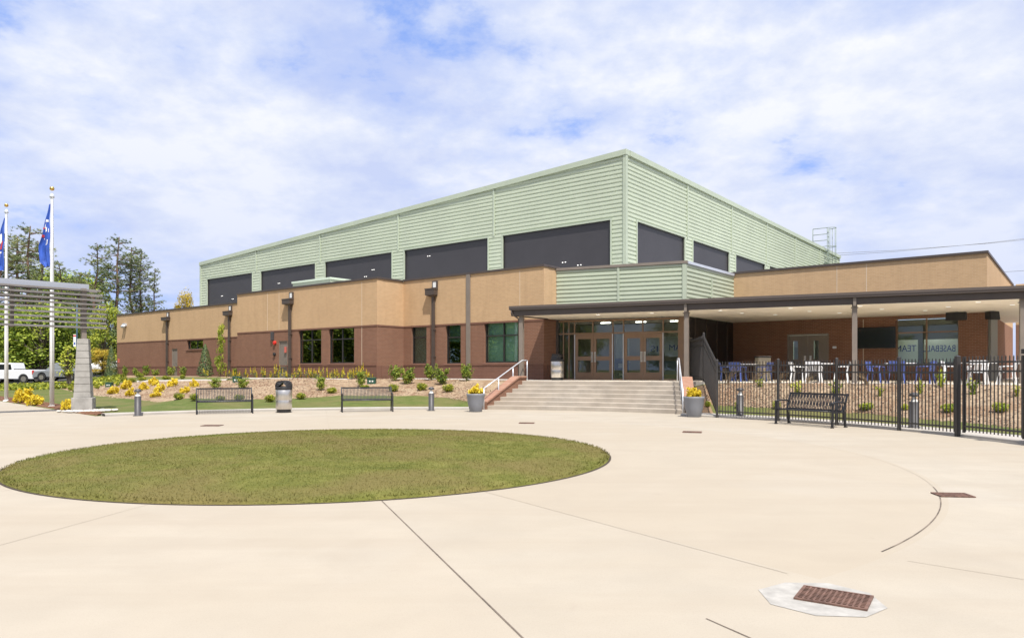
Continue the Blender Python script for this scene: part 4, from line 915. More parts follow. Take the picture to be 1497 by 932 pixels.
GL = [(575.5, 572.5, 15, 10, 'clipped globe shrub beside the right end of the second bench'), (617, 571, 15, 10, 'clipped globe shrub just left of the second bollard light'), (655.8, 573.5, 16, 11, 'clipped globe shrub between the bollard light and the left planter'), (394.5, 587, 15, 9, 'clipped globe shrub between the left bench and the bin'), (440, 583, 14, 8, 'clipped globe shrub just right of the bin'),
      (485, 575, 14, 8, 'clipped globe shrub above the gap between bin and second bench'), (534, 568, 13, 5, 'clipped globe shrub peeking over the second bench'), (350, 585.5, 15, 8, 'globe shrub seen through the right slats of the left bench'), (322, 586, 13, 7, 'globe shrub seen through the middle slats of the left bench'), (262, 583.5, 15, 8, 'clipped globe shrub between the yellow shrubs and the left bench'), (284, 586, 11, 10, 'clipped globe shrub at the left end of the left bench'),
      (181, 558, 9, 7, 'small globe shrub at the far left of the upper bed'), (193, 559, 9, 6, 'small globe shrub right of the leftmost one in the upper bed'), (208, 557.5, 11, 6, 'small globe shrub behind the yellow group in the upper bed'), (204.5, 552, 11, 7, 'small globe shrub close to the brick wall left of the door'), (243, 555.5, 11, 6, 'small globe shrub below the left downpipe'), (177, 552, 13, 5, 'small globe shrub by the left corner of the building'), (267, 554, 7, 6, 'tiny globe shrub right of the far left door'),
      (142, 568.5, 7, 5, 'tiny globe shrub right of the concrete pier'), (146, 563, 6, 4, 'tiny globe shrub above another one right of the concrete pier'), (172, 564.5, 6, 5, 'tiny globe shrub right of the green utility box'), (103, 571, 7, 5, 'tiny globe shrub left of the pier, upper one'), (109, 573.5, 6, 5, 'tiny globe shrub against the left face of the pier'), (94, 568.5, 6, 5, 'tiny globe shrub farthest left in the lower bed'), (168, 556.5, 8, 6, 'tiny globe shrub behind the green utility box')]
for px, py, w_, h_, lb in GL: shrub('globe', L_globe, 'globe_shrub', px, py, w_, h_, lb, 'shrub', 'clipped globe shrubs in the beds')
YE = [(166, 576, 17, 10, 'golden yellow shrub nearest the pier'), (185, 569, 16, 12, 'golden yellow shrub, upper left of the group'), (192, 579, 15, 11, 'golden yellow shrub just above the left bollard light'), (211, 570, 15, 10, 'golden yellow shrub in the middle of the upper row'), (225, 563.5, 13, 11, 'golden yellow shrub highest in the middle'), (233.6, 574, 15, 12, 'golden yellow shrub touching the one in front of it'), (228, 580.5, 15, 9, 'golden yellow shrub lowest in the middle'), (253, 565, 16, 11, 'golden yellow shrub below the far left door'), (271, 574.5, 15, 9, 'golden yellow shrub lower right of the group'), (284, 566, 12, 11, 'golden yellow shrub farthest right in the bed'),
      (33, 589, 26, 19, 'large golden shrub between the two flagpoles'), (51, 592.5, 22, 14, 'golden shrub directly left of the nearer flagpole'), (99, 600, 19, 15, 'olive yellow shrub against the base of the pier')]
for px, py, w_, h_, lb in YE: shrub('yellow', L_yellow, 'yellow_shrub', px, py, w_, h_, lb, 'shrub', 'golden yellow shrubs')
for px, h_, w_, lb in ((183, 14, 9, 'young leafy shrub at the left end of the brick wall'), (198, 11, 9, 'young leafy shrub second from the left along the brick wall'), (214, 14, 10, 'young leafy shrub left of the left downpipe'), (227, 9, 11, 'low leafy shrub just left of the left downpipe'), (250.6, 13, 11, 'young leafy shrub in front of the far left door'), (268, 13, 10, 'young leafy shrub right of the far left door'), (344, 12, 9, 'young leafy shrub beside the second downpipe')):
    V = 26.9; u = fu(px, V); x, y = UV(u, V); shrub('big', L_green, 'young_shrub', px, 0, w_, h_, lb, 'shrub', 'young shrubs along the brick wall', Vector((x, y, ground_z(x, y))))
for px, V, h_, w_, kind, mat, nm, lb in ((300, 26.6, 43, 22, 'cone', L_conifer, 'conical_conifer', 'dark conical evergreen in front of the brick wall right of the small window'), (322.5, 26.2, 70, 17, 'column', L_tree2, 'columnar_tree', 'narrow bright green columnar tree beside the dark conical evergreen')):
    u = fu(px, V); x, y = UV(u, V); shrub(kind, mat, nm, px, 0, w_, h_, lb, 'tree', None, Vector((x, y, ground_z(x, y))))
p = at(163, 59, 0); p.z = ground_z(p.x, p.y); shrub('cone', L_conifer, 'conical_conifer', 163, 1, 18, 44, 'dark rounded evergreen left of the building corner', 'tree', None, p)
# right bed
RB = [(1266, 600, 20, 10, 'globe shrub in the slope right of the bench, behind the fence'), (1323, 600, 10, 9, 'globe shrub beside the bollard light behind the fence'), (1388, 603, 21, 12, 'globe shrub left of the thick fence post'), (1463, 603, 21, 13, 'globe shrub in the slope left of the gate post'), (1080, 596, 11, 9, 'small globe shrub beside the corner bollard light'), (1135, 597, 11, 10, 'small globe shrub at the left end of the fence bench'), (1035, 595, 9, 8, 'small globe shrub between the planter and the raked fence')]
for px, py, w_, h_, lb in RB: shrub('globe', L_tree2, 'globe_shrub', px, py, w_, h_, lb, 'shrub', 'lime globe shrubs behind the fence')
for px, py, h_, w_, lb in ((1112, 566, 11, 14, 'leggy lime shrub left of the fence bench near the patio edge'), (1167, 578, 19, 19, 'leggy lime shrub behind the left half of the fence bench'), (1222, 577, 22, 18, 'leggy lime shrub behind the right end of the fence bench'), (1287, 580, 16, 13, 'leggy lime shrub left of the fence bollard light'), (1345, 577, 21, 13, 'leggy lime shrub right of the fence bollard light'), (1376, 567, 27, 16, 'tallest leggy lime shrub, in front of the team window'), (1423, 577, 21, 20, 'leggy lime shrub in front of the right white chairs'), (1487, 580, 16, 14, 'leggy lime shrub by the gate post')):
    shrub('sprig', L_tree2, 'leggy_shrub', px, py, w_, h_, lb, 'shrub', 'leggy lime shrubs behind the fence')
def grass_tuft(px, py, h_, lean, lb):
    p = spot(px, py); r = empty('dry_grass', p); m = MB(); g = random.Random(int(px)); H = h_*p.y/F
    for i in range(26):
        a = g.gauss(0, .35); l = H*g.uniform(.6, 1.05); dx = (lean+a)*l; dy = g.gauss(0, .2)*l
        m.tube([(g.gauss(0, .03), g.gauss(0, .03), 0), (dx*.35, dy*.4, l*.6), (dx, dy, l)], [.008, .007, .003], 3, False)
    m.build('blades', L_dry, r); tag(r, lb, 'ornamental grass', 'dry ornamental grasses at the patio edge')
grass_tuft(1063, 563, 28, .35, 'dry straw grass in front of the blue chairs by the fence corner'); grass_tuft(1101, 561, 23, .95, 'dry straw grass leaning right beside the first blue chairs'); grass_tuft(1137, 562, 20, .5, 'dry straw grass between blue and white chairs'); grass_tuft(1180, 561, 14, .3, 'dry straw grass in front of the left white chairs'); grass_tuft(1268, 563, 18, -.8, 'dry straw grass leaning left beside the middle column')
# row of yellow flower spires
def flower(seed):
    g = random.Random(seed); r = empty('yellow_flower_plant'); m, s = MB(), MB()
    for _ in range(5):
        a = g.random()*6.28; q = .3*math.sqrt(g.random()); x, y = q*math.cos(a), q*math.sin(a); h = g.uniform(.45, 1.0)
        s.tube([(x*.5, y*.5, 0), (x, y, h)], .008, 4, False)
        for k in range(12): s.leaf((x*.8+g.gauss(0, .07), y*.8+g.gauss(0, .07), g.uniform(.08, h*.72)), (g.gauss(0, 1), g.gauss(0, 1), .5), .06, 2, g)
        for k in range(26): t = k/25; m.leaf((x+g.gauss(0, .022*(1.3-t)), y+g.gauss(0, .022*(1.3-t)), h-.42+t*.42), (g.gauss(0, 1), g.gauss(0, 1), .3), .055*(1.25-.6*t), 1.3, g)
    s.build('leaves', leaf_mat('leaf_lupin', (.08, .13, .04), (.17, .22, .08), (.27, .30, .12), 4) if 'leaf_lupin' not in MATS else MATS['leaf_lupin'], r)
    m.build('blooms', leaf_mat('bloom_yellow', (.58, .42, .02), (.78, .60, .03), (.85, .72, .10), 4) if 'bloom_yellow' not in MATS else MATS['bloom_yellow'], r); return r
fp = [flower(k) for k in range(3)]; g = random.Random(8)
FX = [303, 334, 346, 356, 372, 388, 401, 408, 421, 433, 444, 456, 465, 474, 487, 497, 506, 514, 524, 532, 541]
for i, px in enumerate(FX):
    V = 24.2+g.uniform(-.25, .3) if px > 350 else 24.6
    u = fu(px, V); x, y = UV(u, V); o = fp[i] if i < 3 else copy_tree(fp[i % 3]); o.location = (x, y, ground_z(x, y)); q = g.uniform(.55, 1.0); o.scale = (.9, .9, q); o.rotation_euler = (0, 0, g.random()*6.28)
    tag(o, 'upright plant with yellow flower spires in the row along the brick wall', 'flowering plant', 'yellow flower spires along the brick wall')

# planters
def planter(px, py, lb, lb2, s_=1):
    p = spot(px, py); r = empty('planter_pot', p)
    MB().lathe([(.001, 0), (.215, 0), (.225, .015), (.29, .3), (.33, .58), (.345, .62), (.345, .67), (.325, .67), (.315, .6), (.001, .6)], 40).build('pot', M['pot'], r); MB().lathe([(.318, .615), (.001, .63)], 24).build('soil', M['soil'], r)
    r.scale = (s_, s_, s_); tag(r, lb, 'planter', 'grey planters beside the steps')
    shrub('yellow', L_yellow, 'yellow_shrub', px, py, 19.5*27/p.y, 15, lb2, 'shrub', 'yellow shrubs in planters', p+Vector((0, 0, .58*s_)))
planter(695.5, 601.5, 'round grey planter at the left foot of the steps', 'small yellow shrub growing in the left grey planter'); planter(1014.5, 609, 'round grey planter at the right foot of the steps by the fence', 'small yellow shrub growing in the right grey planter', 1.0)
# green utility boxes
for px, py, lb in ((160, 565.5, 'small dark green utility box in the bed right of the pier'), (543.5, 561, 'small dark green utility box above the second bench'), (347, 559, 'small dark green utility box behind the left bench')):
    p = spot(px, py); r = empty('utility_box', p); MB().box(-.2, .2, -.15, .15, -.05, .26).build('housing', M['greenbox'], r, .02); MB().box(-.22, .22, -.17, .17, .26, .31).build('lid', M['greenbox'], r, .015); MB().box(-.1, -.03, -.165, -.152, .1, .17).box(.03, .1, -.165, -.152, .1, .17).build('vent', M['lens'], r); tag(r, lb, 'utility box', 'green utility boxes')
# drains
def drain(px, py, w_, d_, rz, lb):
    p = spot(px, py); r = empty('drain_grate', (p.x, p.y, .004), rz); MB().box(-w_/2, w_/2, -d_/2, d_/2, 0, .003).build('pit', M['pit'], r)
    m = MB(); m.box(-w_/2-.02, w_/2+.02, -d_/2-.02, -d_/2, 0, .012).box(-w_/2-.02, w_/2+.02, d_/2, d_/2+.02, 0, .012).box(-w_/2-.02, -w_/2, -d_/2, d_/2, 0, .012).box(w_/2, w_/2+.02, -d_/2, d_/2, 0, .012)
    n = int(w_/.032)
    for i in range(1, n): x = -w_/2+w_*i/n; m.box(x-.006, x+.006, -d_/2, d_/2, .003, .011)
    n = int(d_/.032)
    for i in range(1, n): y = -d_/2+d_*i/n; m.box(-w_/2, w_/2, y-.006, y+.006, .0035, .0115)
    m.build('grate', M['grate'], r); tag(r, lb, 'drain', 'iron drain grates in the plaza'); return r, p
drain(310, 622, .48, .3, 0, 'dark drain grate in front of the left bench'); drain(770, 618.3, .4, .3, -.1, 'dark drain grate in front of the left end of the steps'); drain(1012, 631.5, .42, .32, -.3, 'dark drain grate in front of the right planter'); drain(1393, 724, .36, .24, -.12, 'brown drain grate near the curved joint on the right')
r_, p = drain(1219, 875.5, .41, .30, R(-33), 'rusty drain grate set in the pale concrete collar')
pc_ = spot(1201, 874.5); oc = [(pc_.x+.40*(1+.05*math.sin(k*2.3))*math.cos(R(22.5+45*k)-.1), pc_.y+.40*(1+.05*math.cos(k*1.7))*math.sin(R(22.5+45*k)-.1), 0) for k in range(8)]
struct(MB().add([(x, y, .003) for x, y, z in oc], [tuple(range(8))]).build('drain_collar', pmat('white_collar', (.365, .348, .318), .85, var=.2, vscale=8), plaza))
# ------------------------------------------------------------------ fence
def picket_panel(a, b, za, zb, parent, off, h=1.78, gap=.1):
    a, b = Vector((*a, 0)), Vector((*b, 0)); L = (b-a).length; n = max(2, round(L/gap)); m = MB()
    for i in range(n):
        t = (i+.5)/n; p = a.lerp(b, t); z = za+(zb-za)*t; d = (b-a).normalized(); q = Vector((-d.y, d.x, 0))
        m.bar(p+Vector((0, 0, z+.04)), p+Vector((0, 0, z+h-.04)), .019, .019, q)
        s = len(m.v); c_ = p+Vector((0, 0, z+h-.04)); m.add([c_-d*.0095-q*.0095, c_+d*.0095-q*.0095, c_+d*.0095+q*.0095, c_-d*.0095+q*.0095, c_+Vector((0, 0, .04))], [(0, 1, 4), (1, 2, 4), (2, 3, 4), (3, 0, 4)])
    for hh in (.16, h-.35, h-.15): m.bar(a+Vector((0, 0, za+hh)), b+Vector((0, 0, zb+hh)), .032, .038)
    return m.build('picket_panel', M['fence'], parent, 0, off)
fr0 = pol(14.1, 45.2); fen = empty('picket_fence', (*fr0, 0)); tag(fen, 'dark grey metal picket fence curving round the right side of the plaza', 'fence'); fo = Matrix.Translation((-fr0[0], -fr0[1], 0))
PD = [45.2, 36.6, 28.8, 21.0, 14.2]
def fpost(p, z, h, s=.075, par=fen, off=fo): return MB().box(p[0]-s/2, p[0]+s/2, p[1]-s/2, p[1]+s/2, z, z+h).lathe([(s*.72, h), (s*.72, h+.02), (.001, h+.05)], 4, (p[0], p[1], z), R(45), R(405), False).build('post', M['fence'], par, 0, off)
for a in PD: fpost(pol(14.1, a), 0, 1.84, (.07 if a != 14.2 else .095))
for a, b in zip(PD, PD[1:]): picket_panel(pol(14.1, a-.2), pol(14.1, b+.2), .05, .05, fen, fo)
fr = empty('picket_fence', (*fr0, 0)); tag(fr, 'raked dark fence climbing beside the right cheek of the steps to the entrance', 'fence')
k0, k1, k2 = fr0, (7.32, 27.5), (7.82, 31.45)
fpost(k1, FLOOR, 1.84, .075, fr, fo); fpost(k2, FLOOR, 1.84, .075, fr, fo)
picket_panel((fr0[0]+.01, fr0[1]+.06), k1, .05, FLOOR+.02, fr, fo, 1.78, .085); picket_panel(k1, k2, FLOOR, FLOOR, fr, fo, 1.78, .085)
ga, gb = pol(14.1, 13.5), pol(14.1, 7.1)
gt = empty('picket_gate', (*ga, 0)); tag(gt, 'dark metal picket gate between the thick post and the card reader post', 'gate'); go = Matrix.Translation((-ga[0], -ga[1], 0))
picket_panel(ga, gb, .09, .09, gt, go)
for p in (ga, gb): MB().box(p[0]-.025, p[0]+.025, p[1]-.025, p[1]+.025, .1, 1.85).build('gate_stile', M['fence'], gt, 0, go)
g2, g3 = pol(14.1, 6.4), pol(14.1, -8); f2 = empty('picket_fence', (*g2, 0)); tag(f2, 'dark picket fence right of the gate with a black lock box', 'fence'); o2 = Matrix.Translation((-g2[0], -g2[1], 0))
fpost(g2, 0, 1.86, .11, f2, o2); picket_panel(pol(14.1, 6.0), pol(14.1, -1), .05, .05, f2, o2); picket_panel(pol(14.1, -1), g3, .05, .05, f2, o2); fpost(pol(14.1, -1), 0, 1.84, .09, f2, o2)
p = pol(14.12, 4.9); MB().box(p[0]-.13, p[0]+.13, p[1]-.1, p[1]+.1, .86, 1.2).build('lock_box', M['plastic'], f2, .01, o2); MB().box(g2[0]-.15, g2[0]+.12, g2[1]-.08, g2[1]+.08, 1.88, 1.98).build('card_reader', M['plastic'], f2, .01, o2)
# ------------------------------------------------------------------ patio furniture
def make_chair(mat):
    r = empty('patio_chair')
    m = MB(); m.grid([[(x*.23, y, .44+.02*(x*x)-.012*math.cos(y*6)) for x in (-1, -.5, 0, .5, 1)] for y in (-.22, -.1, .02, .14, .22)]); m.grid([[(x*.23, y, .41) for x in (-1, 1)] for y in (.22, -.22)]); m.box(-.235, .235, -.235, -.205, .405, .455).build('seat', mat, r)
    m = MB()
    for s in (-1, 1): m.bar((s*.23, .2, .43), (s*.25, .3, .86), .05, .035)
    m.grid([[(x*.25, .3+.03*(1-x*x), z) for x in (-1, -.5, 0, .5, 1)] for z in (.74, .88)]); m.grid([[(x*.25, .32+.03*(1-x*x), z) for x in (1, .5, 0, -.5, -1)] for z in (.74, .88)])
    for i in range(5): x = -.16+.08*i; m.bar((x, .215, .5), (x, .315, .76), .045, .015, (0, 1, 0))
    m.bar((-.23, .21, .5), (.23, .21, .5), .03, .03); m.build('backrest', mat, r)
    for sx_ in (-1, 1):
        for sy in (-1, 1): MB().bar((sx_*.27, sy*.25, 0), (sx_*.225, sy*.2, .44), .04, .045).build('leg', mat, r)
        MB().tube([(sx_*.245, .26, .66), (sx_*.275, .0, .67), (sx_*.27, -.2, .65), (sx_*.245, -.2, .44)], .022, 6).build('armrest', mat, r)
    return r
def make_table():
    r = empty('patio_table'); MB().lathe([(.001, .70), (.5, .70), (.52, .71), (.52, .735), (.001, .74)], 32).build('table_top', M['chairwhite'], r); MB().tube([(0, 0, .02), (0, 0, .7)], .045, 10).build('pedestal', M['bollard'], r); MB().lathe([(.3, 0), (.3, .015), (.06, .04)], 20).build('foot', M['bollard'], r); return r
cw_, cb_, tb_ = make_chair(M['chairwhite']), make_chair(M['blue']), make_table(); used = set()
def place(o, p, rz, lb, cat, grp):
    k = o.name
    if k in used: o = copy_tree(o)
    used.add(k); o.location = p; o.rotation_euler = (0, 0, rz); o.scale = (.92, .92, .86) if cat == 'chair' else (.95, .95, .95); tag(o, lb, cat, grp); return o
def group(px, Y, proto, col, lb, opts):
    c_ = at(px, Y, FLOOR); tl = Vector((.83, -.56, 0)); tb2 = Vector((.56, .83, 0)); a0 = math.atan2(-.56, .83)
    place(tb_, c_, 0, 'round white patio table of the '+lb, 'table', 'round patio tables')
    for nm, d, rz in (('nearest the fence', -tb2, math.pi), ('left of its table', -tl, math.pi/2), ('right of its table', tl, -math.pi/2), ('behind its table', tb2, 0)):
        if nm[0] == 'b' and not opts: continue
        d_ = d*.78+Vector((.05, .02, 0))*(1 if nm[0] == 'l' else -1)
        place(proto, c_+d_, a0+rz+random.Random(nm+lb).uniform(-.25, .25), '%s armchair %s, %s' % (col, nm, lb), 'chair', '%s patio chairs' % col)
group(1089, 29.0, cb_, 'blue', 'blue set nearest the steps', ()); group(1198, 26.6, cw_, 'white', 'white set before the double door', ()); group(1316, 24.9, cb_, 'blue', 'blue set below the television', ()); group(1431, 23.5, cw_, 'white', 'rightmost white patio set', (1,))
r = empty('patio_bin', at(1115, 31.2, FLOOR)); MB().box(-.26, .26, -.26, .26, .02, .98).build('body', M['beige'], r, .02); MB().box(-.28, .28, -.28, .28, .98, 1.05).build('lid', M['bollard'], r, .02); tag(r, 'square beige bin standing behind the blue chairs by the dark wall', 'bin')
# television and loudspeakers under the canopy
u, z = fu(1279.5, VH-.08), fz(1279.5, 493.5, VH-.08); r = empty('television', (*UV(u, VH-.06), z), ANG); MB().box(-.82, .82, -.05, .0, -.47, .47).build('case', M['plastic'], r, .01); MB().box(-.79, .79, -.054, -.0505, -.44, .44).build('screen', M['screenoff'], r); MB().box(-.2, .2, .0, .055, -.15, .15).build('bracket', M['plastic'], r); tag(r, 'black flat television hanging on the shaded brick patio wall', 'television')
for px, V, rot, lb in ((1398, 34.3, 0, 'black loudspeaker under the canopy at the team window corner'), (1450.5, 34.7, .7, 'black loudspeaker under the canopy at the end of the brick wall')):
    u = fu(px, V); r = empty('loudspeaker', (*UV(u, V), CS-.36), ANG+rot); w_ = .36 if rot == 0 else .2
    MB().add([(-w_, -.2, .0), (w_, -.2, 0), (w_, .15, .04), (-w_, .15, .04), (-w_, -.14, .34), (w_, -.14, .34), (w_, .15, .34), (-w_, .15, .34)], [(3, 2, 1, 0), (4, 5, 6, 7), (0, 1, 5, 4), (1, 2, 6, 5), (2, 3, 7, 6), (3, 0, 4, 7)]).build('cabinet', M['plastic'], r, .015)
    MB().add([(-w_+.04, -.203, .04), (w_-.04, -.203, .04), (w_-.04, -.155, .30), (-w_+.04, -.155, .30)], [(0, 1, 2, 3)]).build('grille', M['black'], r); MB().box(-.05, .05, -.05, .05, .34, .36).build('bracket', M['galv'], r); tag(r, lb, 'loudspeaker', 'loudspeakers under the canopy')
# ------------------------------------------------------------------ gateway, flagpoles
gx, gy = -15.85, 26.65; ga_ = R(46)
gw = empty('louvred_gateway', (gx, gy, 0), ga_); tag(gw, 'gateway of horizontal metal louvres carried on a tapered concrete pier', 'gateway')
def tap(m, w0, w1, z0, z1): m.add([(i*w0/2, j*w0/2, z0) for i, j in ((-1, -1), (1, -1), (1, 1), (-1, 1))]+[(i*w1/2, j*w1/2, z1) for i, j in ((-1, -1), (1, -1), (1, 1), (-1, 1))], [(3, 2, 1, 0), (4, 5, 6, 7)]+[(i, (i+1) % 4, 4+(i+1) % 4, 4+i) for i in range(4)])
SP = 13.0
PR = Matrix.Rotation(R(-26), 4, 'Z')
for xo in (0, -SP):
    T = Matrix.Translation((xo, 0, 0)) @ PR
    m = MB(); tap(m, .68, .68, -.1, .52); pb = m.build('pier_base', M['pier'], gw, .02, T)
    m = MB(); zs = [.52, .74, 1.02, 1.26, 1.48, 1.76, 1.98, 2.24, 2.5, 2.69]; wf = lambda z: .56-.2*(z-.52)/2.17
    for a, b in zip(zs, zs[1:]): tap(m, wf(a), wf(b), a+.006, b-.006)
    m.build('pier', M['pier'], gw, .008, T); m = MB(); tap(m, .48, .30, .52, 2.66); m.build('pier_core', M['joint'], gw, 0, T)
    MB().box(xo-.08, xo+.08, -.08, .08, 2.66, 4.55).build('post', M['bronze2'], gw)
for k in range(9):
    z = 3.07+.172*k; e = .72-.012*max(0, k-3)**2*.6
    m = MB(); m.add([(x, y+dy, z+dz) for x in (-SP-1, e) for y, dy, dz in ((-.16, 0, 0), (-.16, 0, .055), (-.02, 0, .08), (-.02, 0, .025))], [(0, 1, 2, 3), (7, 6, 5, 4)]+[(i, 4+i, 4+(i+1) % 4, (i+1) % 4) for i in range(4)]); m.build('louvre', M['louver'], gw)
    if k < 6: continue
    m = MB(); m.add([(x, y, z+dz) for x in (-SP-1, e) for y, dz in ((.28, 0), (.28, .035), (.42, .06), (.42, .025))], [(0, 1, 2, 3), (7, 6, 5, 4)]+[(i, 4+i, 4+(i+1) % 4, (i+1) % 4) for i in range(4)]); m.build('louvre', M['louver'], gw)
MB().box(-SP-.6, .2, .08, .26, 4.5, 4.72).build('beam', M['louverbeam'], gw)
m = MB()
for x in (-SP, -9.8, -6.5, -4.4, -2.2, 0): m.box(x-.04, x+.04, -.02, .28, 3.05, 4.5)
m.build('louvre_bracket', M['bronze2'], gw)
m = MB(); g = random.Random(4)
for i in range(260):
    a = g.random()*6.28; q = math.sqrt(g.random()); x, y = gx+.35+q*1.05*math.cos(a), gy-.35+q*.5*math.sin(a); s_ = g.uniform(.03, .08)
    z = max(0, ground_z(x, y))+.04; m.lathe([(.001, -s_*.5), (s_, 0), (.7*s_, s_*.45), (.001, s_*.6)], 6, (x, y, z))
tag(m.build('cobble_ring', M['cobble']), 'pale rounded cobbles spread round the foot of the concrete pier', 'cobbles', kind='stuff')
def flagpole(pos, H, lb, lbf, lean, seed):
    r = empty('flagpole', pos); x, y, z = pos
    MB().tube([(0, 0, -.1), (0, 0, 3), (0, 0, H-.5), (0, 0, H-.25)], [.088, .085, .05, .045], 16).build('pole', M['white'], r); MB().lathe([(.15, 0), (.15, .03), (.09, .06)], 20).build('collar', M['white'], r)
    MB().lathe([(.09*math.sin(math.pi*k/10)+.0005, -.09*math.cos(math.pi*k/10)) for k in range(11)], 16, (0, 0, H-.03)).build('finial', M['gold'], r)
    MB().lathe([(.045, 0), (.09, .02), (.09, .1), (.03, .12), (.03, .2)], 12, (0, 0, H-.42)).build('truck', M['galv'], r); MB().tube([(.06, -.06, 1.2), (.075, -.07, H*.6), (.07, -.06, H-.4)], .008, 5).build('halyard', M['galv'], r)
    tag(r, lb, 'flagpole', 'white flagpoles along the walkway')
    f = empty('flag', (x, y, z+H-.6)); g = random.Random(seed); Lf = 2.65; rows = []
    def P(u, v):   # u across (0 hoist), v down
        wd = .06+.36*min(1, v*1.5)*(1-.25*max(0, v-.75)*4*.25) if v < .93 else .36*(1-(v-.93)*7)
        b = math.sin(u*7+v*3+seed)*.05+math.sin(u*13-v*5)*.025
        return Vector((-.06-u*wd+.02*math.sin(v*14+seed), -.05+b*(.4+v), -v*Lf-.16*u*(1-v)-.04*math.sin(u*5+v*9)))
    nu, nv = 14, 40
    fl = MB().grid([[P(i/nu, j/nv) for i in range(nu+1)] for j in range(nv+1)]).build('cloth', M['flagblue'], f)
    def patch(cells, mat, nm):
        m = MB()
        for u0, u1, v0, v1 in cells:
            for s in (-.012, .012): m.grid([[P(u0+(u1-u0)*i/4, v0+(v1-v0)*j/5)+Vector((0, s, 0)) for i in range(5)] for j in range(6)])
        m.build(nm, mat, f)
    if seed == 1: patch([(.15, .7, .27, .31), (.45, .85, .31, .36), (.35, .6, .39, .45), (.12, .2, .42, .48), (.6, .8, .53, .55), (.12, .17, .59, .65), (.27, .32, .59, .65), (.17, .27, .58, .595), (.17, .27, .645, .66)], M['flagwhite'], 'white_emblem'); patch([(.8, 1, .34, .37), (.82, 1, .47, .52)], M['flagred'], 'red_emblem')
    else: patch([(.45, 1, .28, .46), (.3, .6, .62, .66), (.55, .8, .68, .73), (.6, .7, .73, .76)], M['flagwhite'], 'white_emblem'); patch([(.15, .6, .45, .58)], M['flagred'], 'red_emblem')
    tag(f, lbf, 'flag', 'blue flags hanging limp')
pz_ = lambda p: max(0, ground_z(p.x, p.y))
p = Vector((-19.0, 29.75, 0)); p.z = pz_(p); flagpole(tuple(p), 9.05-p.z, 'white flagpole with gold ball nearer the building', 'limp blue flag with white and red marks on the pole nearer the building', 0, 1)
p = Vector((-24.85, 35.4, 0)); p.z = pz_(p); flagpole(tuple(p), 9.65-p.z, 'white flagpole with gold ball at the left edge', 'limp blue flag with a red patch on the pole at the left edge', 0, 2)
# ------------------------------------------------------------------ cars
def wheel(par, x, y, rr=.36):
    w_ = MB().tube([(x, y-.11, rr), (x, y+.11, rr)], rr, 24).build('wheel', M['tyre'], par); MB().tube([(x, y-.125, rr), (x, y-.105, rr)], rr*.6, 16).build('rim', M['steel'], w_); MB().tube([(x, y+.105, rr), (x, y+.125, rr)], rr*.6, 16).build('rim', M['steel'], w_)
def extr(prof, w_, tuck=0):
    m = MB(); n = len(prof); vs = []
    for s in (-1, 1): vs += [(x, s*(w_/2-(tuck if z > 1.0 else 0)), z) for x, z in prof]
    m.add(vs, [tuple(range(n)), tuple(reversed(range(n, 2*n)))]+[(i, n+i, n+(i+1) % n, (i+1) % n) for i in range(n)]); return m
def arch_line(x0, x1, wheels, z=.32, r=.44):
    pts = [(x0, z)]
    for wx in wheels:
        pts += [(wx+r*math.cos(a), max(z, .38+r*math.sin(a))) for a in [math.pi*(1-k/8) for k in range(9)]]
    return pts+[(x1, z)]
def car(name, paint, loc, rz, lb, kind):
    r = empty(name, loc, rz); tag(r, lb, 'car' if kind != 'pickup' else 'pickup truck', 'cars in the parking lot')
    if kind == 'pickup':
        bot = arch_line(-2.85, 2.85, (-1.85, 1.9), .42, .5); extr([*bot, (2.85, .75), (2.8, 1.12), (1.6, 1.22), (-2.85, 1.28)], 1.98).build('body', paint, r, .04)
        extr([(1.6, 1.2), (1.0, 1.85), (.7, 1.92), (-.55, 1.92), (-.75, 1.2)], 1.82, .1).build('cab', paint, r, .05)
        extr([(1.35, 1.28), (.95, 1.78), (-.5, 1.78), (-.6, 1.28)], 1.84, .09).build('side_window', M['carglass'], r); MB().box(-2.8, -.8, -.85, .85, 1.275, 1.36).build('bed_cover', M['plastic'], r, .02)
        for s in (-1, 1): MB().box(-2.87, -2.72, s*1.0-.08, s*1.0+.005*s, .85, 1.22).build('tail_light', M['redlamp'], r)
        MB().box(-2.5, -1.95, -1.0, -.99, 1.08, 1.16).build('badge', M['plastic'], r); MB().box(-2.98, -2.84, -.95, .95, .5, .72).build('bumper', M['plastic'], r, .02); W_ = (-1.85, 1.9); wr = .42
    else:
        H = 1.68 if kind == 'suv' else 1.5
        bot = arch_line(-2.3, 2.3, (-1.4, 1.4), .28, .42); extr([*bot, (2.3, .7), (2.1, .92), (1.1, 1.02), (-2.2, 1.05), (-2.32, .8)], 1.84).build('body', paint, r, .06)
        extr([(1.15, 1.0), (.35, H-.06), (.1, H), (-1.5, H-.02), (-2.0, H-.25), (-2.22, 1.03)], 1.7, .12).build('roof', paint, r, .05); extr([(.95, 1.05), (.33, H-.14), (-1.4, H-.13), (-1.95, 1.1)], 1.73, .12).build('side_window', M['carglass'], r)
        for s in (-1, 1): MB().box(-2.3, -2.1, s*.9-.06, s*.9+.01*s, .85, 1.1).build('tail_light', M['redlamp'], r)
        W_ = (-1.4, 1.4); wr = .36
    for x in W_:
        for y in (-.84, .84): wheel(r, x, y, wr)
def carpos(px, Y): p = at(px, Y, 0); p.z = ground_z(p.x, p.y)+.02; return p
p = carpos(18, 68); car('pickup_truck', M['carwhite'], p, R(180-4), 'white pickup truck with black bed cover at the left edge', 'pickup')
car('parked_car', M['carsilver'], carpos(92, 67), R(176), 'silver estate car parked right behind the white pickup', 'suv'); car('parked_car', M['carwhite'], carpos(84, 76), R(176), 'white car parked beyond the silver car, only its roof showing', 'suv')
